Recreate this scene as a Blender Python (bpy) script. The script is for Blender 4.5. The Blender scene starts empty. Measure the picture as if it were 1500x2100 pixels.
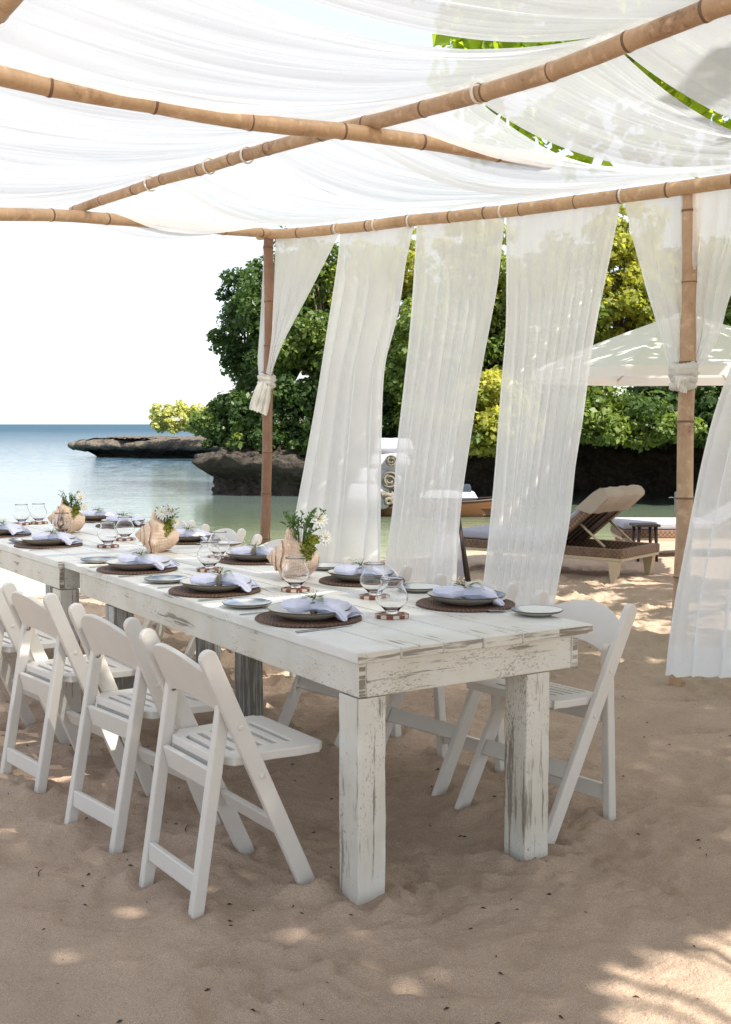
import bpy, bmesh, math, random
import numpy as np
from mathutils import Vector, Matrix, Euler

S = bpy.context.scene
C = S.collection
R = math.radians
random.seed(7)
rng = np.random.default_rng(7)

# ------------------------------------------------------------------ camera, sky, sun, exposure
F = 2400.0; H = 1.44
PITCH = math.atan(180.0 / F)
cam_d = bpy.data.cameras.new('camera'); cam = bpy.data.objects.new('camera', cam_d); C.objects.link(cam)
cam.location = (0, 0, H); cam.rotation_euler = (math.pi / 2 - PITCH, 0, 0)
cam_d.sensor_fit = 'VERTICAL'; cam_d.sensor_height = 35.0; cam_d.lens = 35.0 * F / 2100.0
cam_d.clip_start = 0.05; cam_d.clip_end = 20000
S.camera = cam

SUN = Vector((0.62, -0.50, 0.90)).normalized()
w = bpy.data.worlds.new('World'); S.world = w; w.use_nodes = True
nt = w.node_tree; nt.nodes.clear()
sky = nt.nodes.new('ShaderNodeTexSky'); sky.sky_type = 'NISHITA'; sky.sun_disc = False
sky.sun_elevation = math.asin(SUN.z); sky.sun_rotation = math.atan2(SUN.x, SUN.y)
sky.air_density = 1.0; sky.dust_density = 1.2; sky.ozone_density = 1.0
bg = nt.nodes.new('ShaderNodeBackground'); bg.inputs[1].default_value = 0.15
wo = nt.nodes.new('ShaderNodeOutputWorld')
# thin white haze over the whole sky
veil = nt.nodes.new('ShaderNodeMix'); veil.data_type = 'RGBA'; veil.inputs[0].default_value = .78
veil.inputs[7].default_value = (2.3, 2.38, 2.5, 1)
nt.links.new(sky.outputs[0], veil.inputs[6]); nt.links.new(veil.outputs[2], bg.inputs[0]); nt.links.new(bg.outputs[0], wo.inputs[0])
sl = bpy.data.lights.new('sun', 'SUN'); sl.energy = 3.6; sl.angle = R(0.55); sl.color = (1.0, 0.93, 0.82)
so = bpy.data.objects.new('sun', sl); C.objects.link(so)
so.rotation_euler = SUN.to_track_quat('Z', 'Y').to_euler()
S.view_settings.view_transform = 'Standard'; S.view_settings.look = 'None'
S.view_settings.exposure = 1.52; S.view_settings.gamma = 1.0; S.view_settings.use_curve_mapping = False
S.render.engine = 'CYCLES'
S.cycles.max_bounces = 14; S.cycles.diffuse_bounces = 4; S.cycles.glossy_bounces = 4
S.cycles.transmission_bounces = 10; S.cycles.transparent_max_bounces = 24
S.cycles.caustics_reflective = False; S.cycles.caustics_refractive = False
S.cycles.sample_clamp_indirect = 6.0
S.cycles.use_denoising = True

# ------------------------------------------------------------------ pixel -> place
CP, SP = math.cos(PITCH), math.sin(PITCH)
def ray(px, py):
    a = (px - 750) / F; b = (1050 - py) / F
    return Vector((a, CP + b * SP, -SP + b * CP))
def at(px, py, Y):
    d = ray(px, py); k = Y / d.y
    return Vector((d.x * k, Y, H + d.z * k))
def gz(px, py, z=0.0):
    d = ray(px, py); k = (z - H) / d.z
    return Vector((d.x * k, d.y * k, z))

# ------------------------------------------------------------------ object helpers
def tag(o, label=None, cat=None, group=None, kind=None):
    if label: o['label'] = label
    if cat: o['category'] = cat
    if group: o['group'] = group
    if kind: o['kind'] = kind
    return o
def empty(name, loc=(0, 0, 0), rz=0.0, label=None, cat=None, group=None):
    o = bpy.data.objects.new(name, None); C.objects.link(o)
    o.empty_display_size = 0.1
    o.location = loc; o.rotation_euler = (0, 0, rz)
    return tag(o, label, cat, group)
def link(name, me, mats=None, parent=None, loc=None, rot=None):
    o = bpy.data.objects.new(name, me); C.objects.link(o)
    if mats is not None:
        if not isinstance(mats, (list, tuple)): mats = [mats]
        if len(me.materials) == 0:
            for m in mats: me.materials.append(m)
    if parent is not None: o.parent = parent
    if loc is not None: o.location = loc
    if rot is not None: o.rotation_euler = rot
    return o
def copy_tree(o, parent=None):
    c = o.copy(); C.objects.link(c); c.parent = parent
    for ch in list(o.children): copy_tree(ch, c)
    return c

class MB:
    """collects shapes of one mesh"""
    def __init__(s): s.v = []; s.f = []; s.m = []; s.sm = []
    def add(s, vs, fs, mi=0, smooth=False):
        k = len(s.v); s.v += [tuple(v) for v in vs]
        for f in fs: s.f.append([i + k for i in f]); s.m.append(mi); s.sm.append(smooth)
    def box(s, a, b, mi=0, M=None):
        x0, y0, z0 = a; x1, y1, z1 = b
        vs = [Vector(p) for p in ((x0,y0,z0),(x1,y0,z0),(x1,y1,z0),(x0,y1,z0),(x0,y0,z1),(x1,y0,z1),(x1,y1,z1),(x0,y1,z1))]
        if M is not None: vs = [M @ v for v in vs]
        s.add(vs, [(3,2,1,0),(4,5,6,7),(0,1,5,4),(1,2,6,5),(2,3,7,6),(3,0,4,7)], mi)
    def prism(s, poly, axis, a, b, mi=0, M=None):
        """poly: 2d points; axis 0: extrude along x (poly in y,z); 2: along z (poly in x,y); 1: along y (poly in x,z)"""
        n = len(poly)
        def mk(p, t):
            v = Vector({0: (t, p[0], p[1]), 1: (p[0], t, p[1]), 2: (p[0], p[1], t)}[axis])
            return M @ v if M is not None else v
        vs = [mk(p, a) for p in poly] + [mk(p, b) for p in poly]
        fs = [list(range(n))[::-1], list(range(n, 2 * n))] + [(i, (i + 1) % n, n + (i + 1) % n, n + i) for i in range(n)]
        s.add(vs, fs, mi)
    def tube(s, pts, rad, n=8, mi=0, caps=True, mis=None):
        pts = [Vector(p) for p in pts]
        if not hasattr(rad, '__len__'): rad = [rad] * len(pts)
        rings = []
        t0 = (pts[1] - pts[0]).normalized()
        up = Vector((0, 0, 1)) if abs(t0.z) < .9 else Vector((1, 0, 0))
        nrm = t0.cross(up).normalized()
        for i, p in enumerate(pts):
            t = (pts[min(i + 1, len(pts) - 1)] - pts[max(i - 1, 0)]).normalized()
            nrm = (nrm - t * nrm.dot(t)).normalized(); bn = t.cross(nrm)
            rings.append([p + (nrm * math.cos(2 * math.pi * k / n) + bn * math.sin(2 * math.pi * k / n)) * rad[i] for k in range(n)])
        vs = [v for r in rings for v in r]
        k0 = len(s.v); s.v += [tuple(v) for v in vs]
        for i in range(len(pts) - 1):
            m_ = mis[i] if mis else mi
            for k in range(n):
                s.f.append([k0 + i * n + k, k0 + i * n + (k + 1) % n, k0 + (i + 1) * n + (k + 1) % n, k0 + (i + 1) * n + k]); s.m.append(m_); s.sm.append(True)
        if caps:
            s.f.append([k0 + k for k in range(n)][::-1]); s.m.append(mi); s.sm.append(False)
            s.f.append([k0 + (len(pts) - 1) * n + k for k in range(n)]); s.m.append(mi); s.sm.append(False)
    def lathe(s, prof, n=32, mi=0, mis=None, closed=False, wob=None):
        """prof: (r,z) ; wob(theta) radius factor"""
        k0 = len(s.v)
        for (r, z) in prof:
            for k in range(n):
                th = 2 * math.pi * k / n; q = r * (wob(th) if wob else 1)
                s.v.append((q * math.cos(th), q * math.sin(th), z))
        m = len(prof)
        for i in range(m - 1 if not closed else m):
            j = (i + 1) % m
            for k in range(n):
                s.f.append([k0 + i * n + k, k0 + i * n + (k + 1) % n, k0 + j * n + (k + 1) % n, k0 + j * n + k]); s.m.append(mis[i] if mis else mi); s.sm.append(True)
    def torus(s, c, ax, r, t, n=20, m=6, mi=0):
        ax = Vector(ax).normalized(); a = ax.orthogonal().normalized(); b = ax.cross(a)
        pts = [Vector(c) + (a * math.cos(2 * math.pi * k / n) + b * math.sin(2 * math.pi * k / n)) * r for k in range(n)]
        k0 = len(s.v)
        for i, p in enumerate(pts):
            d = (p - Vector(c)).normalized()
            for k in range(m):
                s.v.append(tuple(p + (d * math.cos(2 * math.pi * k / m) + ax * math.sin(2 * math.pi * k / m)) * t))
        for i in range(n):
            for k in range(m):
                s.f.append([k0 + i * m + k, k0 + i * m + (k + 1) % m, k0 + ((i + 1) % n) * m + (k + 1) % m, k0 + ((i + 1) % n) * m + k]); s.m.append(mi); s.sm.append(True)
    def mesh(s, name, bevel=0.0, seg=1, recalc=False):
        me = bpy.data.meshes.new(name); me.from_pydata(s.v, [], s.f)
        me.polygons.foreach_set('material_index', s.m); me.polygons.foreach_set('use_smooth', s.sm)
        me.update()
        if bevel or recalc:
            bm = bmesh.new(); bm.from_mesh(me)
            bmesh.ops.recalc_face_normals(bm, faces=bm.faces)
            if bevel:
                ed = [e for e in bm.edges if len(e.link_faces) == 2 and e.calc_face_angle(0) > 0.6]
                bmesh.ops.bevel(bm, geom=ed, offset=bevel, segments=seg, affect='EDGES', profile=0.5)
            bm.to_mesh(me); bm.free()
        return me
    def obj(s, name, mats, parent=None, bevel=0.0, seg=1, loc=None, rot=None, recalc=False):
        return link(name, s.mesh(name, bevel, seg, recalc), mats, parent, loc, rot)

def np_mesh(name, verts, quads, smooth=False, attr=None, tri=False):
    me = bpy.data.meshes.new(name); n = 3 if tri else 4
    me.vertices.add(len(verts)); me.vertices.foreach_set('co', np.asarray(verts, np.float32).ravel())
    me.loops.add(len(quads) * n); me.loops.foreach_set('vertex_index', np.asarray(quads, np.int32).ravel())
    me.polygons.add(len(quads)); me.polygons.foreach_set('loop_start', np.arange(0, len(quads) * n, n, dtype=np.int32))
    me.polygons.foreach_set('loop_total', np.full(len(quads), n, np.int32))
    if smooth: me.polygons.foreach_set('use_smooth', np.ones(len(quads), bool))
    me.update(calc_edges=True)
    if attr is not None:
        a = me.attributes.new('tone', 'FLOAT', 'FACE'); a.data.foreach_set('value', np.asarray(attr, np.float32))
    me.validate()
    return me
def grid_quads(nu, nv, wrap_u=False):
    i, j = np.meshgrid(np.arange(nu if wrap_u else nu - 1), np.arange(nv - 1), indexing='ij')
    a = i * nv + j; b = ((i + 1) % nu) * nv + j
    return np.stack([a, b, b + 1, a + 1], -1).reshape(-1, 4)

def vnoise(x, y, seed=0):
    """smooth value noise in 2d, -1..1"""
    x = np.asarray(x, float); y = np.asarray(y, float)
    xi = np.floor(x).astype(np.int64); yi = np.floor(y).astype(np.int64); fx = x - xi; fy = y - yi
    fx = fx * fx * (3 - 2 * fx); fy = fy * fy * (3 - 2 * fy)
    def h(a, b):
        n = (a * 374761393 + b * 668265263 + seed * 1442695041) & 0x7fffffff
        n = ((n ^ (n >> 13)) * 1274126177) & 0x7fffffff
        return ((n ^ (n >> 16)) & 0xffff) / 32767.5 - 1
    return (h(xi, yi) * (1 - fx) + h(xi + 1, yi) * fx) * (1 - fy) + (h(xi, yi + 1) * (1 - fx) + h(xi + 1, yi + 1) * fx) * fy
def fbm(x, y, o=4, seed=0):
    r = 0; a = 1; t = 0
    for k in range(o):
        r = r + a * vnoise(np.asarray(x) * 2 ** k, np.asarray(y) * 2 ** k, seed + k); t += a; a *= .5
    return r / t

# ------------------------------------------------------------------ materials
def new_mat(name, color=(.8, .8, .8), rough=.5, spec=.5, **kw):
    m = bpy.data.materials.new(name); m.use_nodes = True
    b = m.node_tree.nodes['Principled BSDF']
    b.inputs['Base Color'].default_value = (*color, 1); b.inputs['Roughness'].default_value = rough
    b.inputs['Specular IOR Level'].default_value = spec
    for k, v in kw.items(): b.inputs[k].default_value = v
    return m
class N:
    def __init__(s, m): s.m = m; s.t = m.node_tree; s.b = m.node_tree.nodes.get('Principled BSDF'); s.c = None
    def n(s, t, **kw):
        x = s.t.nodes.new(t)
        for k, v in kw.items(): setattr(x, k, v)
        return x
    def l(s, a, b): s.t.links.new(a, b)
    def coord(s, scale=(1, 1, 1), kind='Object'):
        if s.c is None: s.c = s.n('ShaderNodeTexCoord')
        mp = s.n('ShaderNodeMapping'); mp.inputs['Scale'].default_value = scale
        s.l(s.c.outputs[kind], mp.inputs[0]); return mp.outputs[0]
    def noise(s, vec, scale, detail=4, rough=.55, dist=0):
        x = s.n('ShaderNodeTexNoise'); x.inputs['Scale'].default_value = scale; x.inputs['Detail'].default_value = detail
        x.inputs['Roughness'].default_value = rough; x.inputs['Distortion'].default_value = dist
        s.l(vec, x.inputs['Vector']); return x.outputs['Fac']
    def ramp(s, fac, stops, interp='LINEAR'):
        x = s.n('ShaderNodeValToRGB'); e = x.color_ramp.elements; x.color_ramp.interpolation = interp
        while len(e) < len(stops): e.new(.5)
        for i, (p, c) in enumerate(stops):
            e[i].position = p; e[i].color = (*c, 1) if hasattr(c, '__len__') else (c, c, c, 1)
        s.l(fac, x.inputs[0]); return x.outputs[0]
    def mix(s, f, a, b, mode='MIX'):
        x = s.n('ShaderNodeMix', data_type='RGBA', blend_type=mode)
        for v, i in ((f, 0), (a, 6), (b, 7)):
            if hasattr(v, 'node'): s.l(v, x.inputs[i])
            elif i == 0: x.inputs[0].default_value = v
            else: x.inputs[i].default_value = (*v, 1)
        return x.outputs[2]
    def math(s, op, a, b=0.0, c=0.0):
        x = s.n('ShaderNodeMath', operation=op)
        for v, i in ((a, 0), (b, 1), (c, 2)):
            if hasattr(v, 'node'): s.l(v, x.inputs[i])
            else: x.inputs[i].default_value = v
        return x.outputs[0]
    def bump(s, h, strength=.3, dist=.01, normal=None):
        x = s.n('ShaderNodeBump'); x.inputs['Strength'].default_value = strength; x.inputs['Distance'].default_value = dist
        s.l(h, x.inputs['Height'])
        if normal is not None: s.l(normal, x.inputs['Normal'])
        return x.outputs[0]
    def attr(s, name):
        x = s.n('ShaderNodeAttribute'); x.attribute_name = name; return x.outputs['Fac']
    def base(s, c): s.l(c, s.b.inputs['Base Color'])
    def rough(s, c): s.l(c, s.b.inputs['Roughness'])
    def norm(s, c): s.l(c, s.b.inputs['Normal'])

def painted_wood(name, along, wear, bare=(.135, .115, .09), chips=0.0, paint=(.74, .725, .67)):
    """white paint worn off along the grain (along = 0,1,2 axis of the grain)"""
    m = new_mat(name, paint, .5); n = N(m)
    sc = [48, 48, 48]; sc[along] = 2.6
    g = n.noise(n.coord(tuple(sc)), 1.0, 6, .65, .4)
    sc2 = [60, 60, 60]; sc2[along] = 5
    fine = n.noise(n.coord(tuple(sc2)), 1.6, 3, .6)
    big = n.noise(n.coord((1, 1, 1)), 3.2, 3, .6)
    big2 = n.noise(n.coord((1, 1, 1)), 1.1, 2, .5)
    a = n.math('ADD', n.math('MULTIPLY', g, .55), n.math('MULTIPLY', fine, .25))
    a = n.math('ADD', a, n.math('MULTIPLY', big, .34))
    t = .74 - wear
    mask = n.ramp(a, [(max(0, t - .03), 0.0), (t + .015, 1.0)])
    # small chips
    sc3 = [1, 1, 1]; sc3[along] = .38
    ch = n.noise(n.coord(tuple(sc3)), 210, 3, .7, .6); pat = n.noise(n.coord(tuple(sc3)), 5.5, 3, .6)
    chm = n.ramp(n.math('ADD', n.math('MULTIPLY', ch, .62), n.math('MULTIPLY', pat, .45)), [(.65 - wear * .25 - chips, 0.0), (.685 - wear * .25 - chips, 1.0)])
    pc = n.mix(n.ramp(big, [(.35, 0.0), (.7, 1.0)]), paint, (paint[0] * .80, paint[1] * .775, paint[2] * .70))
    pc = n.mix(n.math('MULTIPLY', fine, .35), pc, (paint[0] * .72, paint[1] * .71, paint[2] * .66))
    bc = n.mix(fine, bare, (bare[0] * 1.9, bare[1] * 1.9, bare[2] * 1.9))
    c = n.mix(n.math('MULTIPLY', mask, .82), pc, bc); c = n.mix(n.math('MULTIPLY', chm, .7), c, (.22, .18, .13))
    n.base(c)
    h = n.math('SUBTRACT', n.math('MULTIPLY', g, .6), n.math('MULTIPLY', mask, .5))
    n.norm(n.bump(h, .5, .004)); n.rough(n.mix(mask, (.42, .42, .42), (.8, .8, .8)))
    return m
M = {}
M['top'] = painted_wood('white_paint_table_top', 1, .042, paint=(.82, .82, .80))
M['apron_x'] = painted_wood('white_paint_apron_cross', 0, .085, chips=.045)
M['apron_y'] = painted_wood('white_paint_apron_long', 1, .07, chips=.01)
M['end_dark'] = painted_wood('dark_worn_end', 0, .175, bare=(.12, .095, .065), chips=.04)
M['leg'] = painted_wood('white_paint_leg', 2, .105, chips=.015)
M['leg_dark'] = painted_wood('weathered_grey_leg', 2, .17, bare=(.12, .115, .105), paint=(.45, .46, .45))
M['endgrain'] = painted_wood('worn_end_grain', 0, .12)

m = new_mat('white_resin', (.70, .675, .63), .38); n = N(m)
a = n.noise(n.coord(), 9, 4); b_ = n.noise(n.coord(), 140, 2)
n.base(n.mix(a, (.72, .69, .64), (.62, .595, .55))); n.norm(n.bump(b_, .12, .002)); n.rough(n.ramp(a, [(0, .32), (1, .55)]))
M['resin'] = m
M['bolt'] = new_mat('dull_steel_bolt', (.16, .155, .15), .45, Metallic=.7)

def bamboo_mat(name, c0, c1, dark):
    m = new_mat(name, c0, .45); n = N(m)
    st = n.noise(n.coord((1, 1, 1)), 6, 5, .6); fi = n.noise(n.coord((70, 70, 6)), 1, 3)
    sp = n.noise(n.coord(), 38, 4, .7)
    c = n.mix(n.ramp(st, [(.3, 0.0), (.7, 1.0)]), c0, c1)
    c = n.mix(n.math('MULTIPLY', fi, .35), c, dark)
    c = n.mix(n.ramp(n.math('MULTIPLY', sp, st), [(.31, 0.0), (.45, .6)]), c, dark)
    pl_ = n.noise(n.coord((3, 3, 3)), 5.5, 3, .6); c = n.mix(n.ramp(pl_, [(.55, 0.0), (.72, .55)]), c, (c0[0] * 1.25, c0[1] * 1.35, c0[2] * 1.5))
    n.base(c); n.norm(n.bump(sp, .35, .003)); n.rough(n.ramp(sp, [(.2, .35), (.8, .7)]))
    return m
M['bamboo'] = bamboo_mat('tan_bamboo', (.63, .435, .26), (.48, .305, .17), (.16, .09, .055))
M['bamboo_post'] = bamboo_mat('brown_bamboo', (.235, .105, .055), (.36, .22, .14), (.07, .035, .02))
M['bamboo_pale'] = bamboo_mat('greyish_bamboo', (.60, .41, .25), (.40, .25, .145), (.12, .07, .045))
M['node'] = new_mat('bamboo_node_scar', (.17, .10, .06), .7)
M['rope'] = new_mat('white_cord', (.75, .72, .66), .8)

def sheer(name, transp, col=(.86, .86, .84), trans=.55, fold_axis=None):
    m = bpy.data.materials.new(name); m.use_nodes = True; n = N(m); t = n.t; t.nodes.remove(n.b)
    out = [x for x in t.nodes if x.type == 'OUTPUT_MATERIAL'][0]
    weave = n.noise(n.coord((1, 1, 1)), 420, 1); soft = n.noise(n.coord((1, 1, 1)), 3, 3)
    d = n.n('ShaderNodeBsdfDiffuse'); tl = n.n('ShaderNodeBsdfTranslucent'); tp = n.n('ShaderNodeBsdfTransparent')
    d.inputs[0].default_value = (*col, 1); tl.inputs[0].default_value = (*col, 1)
    m1 = n.n('ShaderNodeMixShader'); m1.inputs[0].default_value = trans
    n.l(d.outputs[0], m1.inputs[1]); n.l(tl.outputs[0], m1.inputs[2])
    m2 = n.n('ShaderNodeMixShader')
    fac = n.math('ADD', n.math('MULTIPLY', n.math('SUBTRACT', weave, .5), .25), n.math('ADD', n.math('MULTIPLY', n.math('SUBTRACT', soft, .5), .16), transp))
    n.l(fac, m2.inputs[0]); n.l(m1.outputs[0], m2.inputs[1]); n.l(tp.outputs[0], m2.inputs[2])
    n.l(m2.outputs[0], out.inputs[0])
    return m
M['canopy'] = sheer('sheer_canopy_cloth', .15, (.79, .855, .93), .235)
M['curtain'] = sheer('sheer_curtain_cloth', .155, (.935, .955, .965), .52)
M['curtain_knot'] = sheer('gathered_curtain_cloth', .04, (.84, .83, .78), .35)

def leaf_mat(name, c0, c1, trans=.35, tcol=None, gloss=.35):
    m = bpy.data.materials.new(name); m.use_nodes = True; n = N(m)
    tone = n.attr('tone'); c = n.ramp(tone, [(0, c0), (1, c1)])
    n.base(c); n.b.inputs['Roughness'].default_value = .45; n.b.inputs['Specular IOR Level'].default_value = gloss
    tl = n.n('ShaderNodeBsdfTranslucent'); tc = tcol or (2.2, 2.2, 1.0)
    k = n.mix(1.0, c, tc, 'MULTIPLY'); n.l(k, tl.inputs[0])
    mx = n.n('ShaderNodeMixShader'); mx.inputs[0].default_value = trans
    out = [x for x in n.t.nodes if x.type == 'OUTPUT_MATERIAL'][0]
    n.l(n.b.outputs[0], mx.inputs[1]); n.l(tl.outputs[0], mx.inputs[2]); n.l(mx.outputs[0], out.inputs[0])
    return m
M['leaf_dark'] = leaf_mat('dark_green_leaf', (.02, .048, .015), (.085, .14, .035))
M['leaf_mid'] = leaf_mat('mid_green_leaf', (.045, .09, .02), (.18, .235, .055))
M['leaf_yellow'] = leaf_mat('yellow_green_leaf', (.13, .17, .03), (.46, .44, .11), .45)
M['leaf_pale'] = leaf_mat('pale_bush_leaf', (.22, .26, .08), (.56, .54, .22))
M['leaf_top'] = leaf_mat('broad_lit_leaf', (.10, .16, .02), (.22, .30, .05), .6, (3.0, 2.7, .9))
M['sprig'] = leaf_mat('sprig_leaf', (.03, .08, .02), (.10, .18, .04))
m = new_mat('tree_bark', (.16, .12, .09), .85); n = N(m)
a = n.noise(n.coord((6, 6, 1.5)), 4, 5); n.base(n.mix(a, (.09, .065, .045), (.26, .21, .16))); n.norm(n.bump(a, .6, .02)); M['bark'] = m

m = new_mat('sand', (.45, .33, .235), .95, .15); n = N(m)
g = n.noise(n.coord((1, 1, 1)), 380, 3, .7); g2 = n.noise(n.coord((1, 1, 1)), 110, 4, .75); g3 = n.noise(n.coord((1, 1, 1)), 2.3, 4, .6); g4 = n.noise(n.coord(), 26, 4, .6)
c = n.mix(n.ramp(g3, [(.35, 0.0), (.65, 1.0)]), (.56, .425, .32), (.46, .345, .26))
c = n.mix(n.ramp(g, [(.38, .9), (.54, 0.0)]), c, (.34, .24, .175))
c = n.mix(n.ramp(g, [(.56, 0.0), (.70, .7)]), c, (.74, .63, .52))
c = n.mix(n.ramp(g2, [(.66, 0.0), (.72, .75)]), c, (.13, .085, .06))
n.base(c)
hh = n.math('ADD', n.math('MULTIPLY', g, .25), n.math('ADD', n.math('MULTIPLY', g2, .6), n.math('MULTIPLY', g4, 1.6)))
n.norm(n.bump(hh, .8, .014)); M['sand'] = m

m = new_mat('sea_water', (.1, .2, .25), .06, .5); n = N(m)
geo = n.n('ShaderNodeNewGeometry'); sx = n.n('ShaderNodeSeparateXYZ'); n.l(geo.outputs['Position'], sx.inputs[0])
wn = n.noise(n.coord((.25, .8, 1)), .35, 4)
dist = n.math('ADD', sx.outputs['Y'], n.math('MULTIPLY', sx.outputs['X'], -.35))
dist = n.math('ADD', dist, n.math('MULTIPLY', n.math('SUBTRACT', wn, .5), 5))
rg = n.ramp(n.math('DIVIDE', dist, 200.0), [(.055, (.46, .42, .27)), (.078, (.33, .37, .22)), (.10, (.14, .18, .12)), (.15, (.11, .15, .15)), (.3, (.075, .145, .20)), (1.0, (.028, .088, .165))])
n.base(rg)
w1 = n.noise(n.coord((1.0, 2.6, 1)), 1.7, 4, .55, .3); w2 = n.noise(n.coord((1, 2.2, 1)), 9, 3, .5)
w3 = n.noise(n.coord((.12, .5, 1)), .5, 3)
far = n.math('MINIMUM', n.math('MAXIMUM', n.math('DIVIDE', sx.outputs['Y'], 45.0), .22), 14.0)
hgt = n.math('MULTIPLY', n.math('ADD', w1, n.math('ADD', n.math('MULTIPLY', w2, .22), n.math('MULTIPLY', w3, 3.0))), far)
nz = n.n('ShaderNodeTexNoise'); nz.inputs['Scale'].default_value = 2.0; nz.inputs['Detail'].default_value = 3; n.l(n.coord((1, 2, 1)), nz.inputs['Vector'])
vs_ = n.n('ShaderNodeVectorMath', operation='SUBTRACT'); n.l(nz.outputs['Color'], vs_.inputs[0]); vs_.inputs[1].default_value = (.5, .5, .5)
k_ = n.math('MINIMUM', n.math('MULTIPLY', n.math('MAXIMUM', n.math('SUBTRACT', sx.outputs['Y'], 34.0), 0.0), .03), 6.0)
vm = n.n('ShaderNodeVectorMath', operation='SCALE'); n.l(vs_.outputs[0], vm.inputs[0]); n.l(k_, vm.inputs['Scale'])
va = n.n('ShaderNodeVectorMath', operation='ADD'); n.l(vm.outputs[0], va.inputs[0]); n.l(n.bump(hgt, .5, .045), va.inputs[1])
n.l(n.ramp(n.math('DIVIDE', sx.outputs['Y'], 400.0), [(.06, .5), (.16, .24), (.40, .07), (1.0, .02)]), n.b.inputs['Specular IOR Level'])
vn = n.n('ShaderNodeVectorMath', operation='NORMALIZE'); n.l(va.outputs[0], vn.inputs[0]); n.norm(vn.outputs[0])
df = n.n('ShaderNodeBsdfDiffuse'); dcol = n.mix(n.ramp(w3, [(.35, 0.0), (.65, 1.0)]), (.040, .082, .125), (.055, .105, .150)); n.l(dcol, df.inputs[0])
mxs = n.n('ShaderNodeMixShader'); n.l(n.ramp(n.math('DIVIDE', sx.outputs['Y'], 400.0), [(.09, 0.0), (.16, .22), (.30, .55), (.8, .92)]), mxs.inputs[0])
out_ = [x for x in n.t.nodes if x.type == 'OUTPUT_MATERIAL'][0]; n.l(n.b.outputs[0], mxs.inputs[1]); n.l(df.outputs[0], mxs.inputs[2]); n.l(mxs.outputs[0], out_.inputs[0]); M['water'] = m

m = new_mat('coral_rock', (.2, .17, .14), .92, .2); n = N(m)
a = n.noise(n.coord(), 1.3, 6, .7); b_ = n.noise(n.coord(), 7, 5, .7); v = n.n('ShaderNodeTexVoronoi'); v.inputs['Scale'].default_value = 5; n.l(n.coord(), v.inputs[0])
c = n.mix(n.ramp(a, [(.3, 0.0), (.7, 1.0)]), (.055, .047, .04), (.19, .16, .13)); c = n.mix(n.ramp(b_, [(.48, 0.0), (.78, .7)]), c, (.32, .27, .21))
n.base(c); n.norm(n.bump(n.math('ADD', b_, n.math('MULTIPLY', v.outputs['Distance'], .8)), 1.0, .12)); M['rock'] = m
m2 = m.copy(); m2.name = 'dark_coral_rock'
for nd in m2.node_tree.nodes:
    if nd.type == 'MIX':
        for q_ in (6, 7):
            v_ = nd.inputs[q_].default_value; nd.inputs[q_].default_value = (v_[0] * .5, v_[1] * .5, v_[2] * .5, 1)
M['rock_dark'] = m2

m = new_mat('glazed_plate', (.5, .5, .5), .18, .5); n = N(m)
a = n.noise(n.coord((1, 1, 1)), 5, 3, .5); sx = n.n('ShaderNodeSeparateXYZ'); n.l(n.coord(), sx.inputs[0])
k = n.math('ADD', n.math('MULTIPLY', sx.outputs['X'], 4.2), n.math('MULTIPLY', n.math('SUBTRACT', a, .5), 1.1)); k = n.math('ADD', k, .42)
st = n.noise(n.coord((30, 4, 4)), 3, 4)
bl = n.mix(st, (.05, .085, .15), (.20, .27, .36))
c = n.mix(n.ramp(k, [(.40, 0.0), (.55, 1.0)]), (.70, .70, .66), bl); n.base(c); M['plate'] = m
M['plate_back'] = new_mat('plate_underside', (.42, .41, .36), .35)
M['plate_rim'] = new_mat('bronze_plate_rim', (.10, .07, .045), .3)
m = new_mat('side_plate_glaze', (.5, .5, .5), .2, .5); n = N(m)
a = n.noise(n.coord(), 9, 3); sx = n.n('ShaderNodeSeparateXYZ'); n.l(n.coord(), sx.inputs[0])
k = n.math('ADD', n.math('MULTIPLY', sx.outputs['X'], -7), n.math('MULTIPLY', n.math('SUBTRACT', a, .5), 1.4))
n.base(n.mix(n.ramp(k, [(.30, 0.0), (.55, 1.0)]), (.72, .73, .70), (.10, .15, .23))); M['side_plate'] = m
m = new_mat('blue_side_plate_glaze', (.5, .5, .5), .2, .5); n = N(m)
a = n.noise(n.coord((20, 3, 3)), 3, 4); b_ = n.noise(n.coord(), 7, 2)
n.base(n.mix(n.ramp(b_, [(.38, 0.0), (.52, 1.0)]), (.50, .51, .49), n.mix(a, (.05, .09, .16), (.22, .29, .37)))); M['side_plate_blue'] = m

m = new_mat('brown_rattan', (.12, .06, .035), .6); n = N(m)
geo = n.coord(); sx = n.n('ShaderNodeSeparateXYZ'); n.l(geo, sx.inputs[0])
ang = n.math('ARCTAN2', sx.outputs['Y'], sx.outputs['X']); sn = n.math('SINE', n.math('MULTIPLY', ang, 70)); a = n.noise(geo, 60, 3)
c = n.mix(n.math('MULTIPLY_ADD', sn, .5, .5), (.055, .026, .016), (.20, .105, .058)); c = n.mix(a, c, (.10, .05, .03)); n.base(c)
n.norm(n.bump(sn, .6, .003)); M['rattan'] = m

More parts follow.
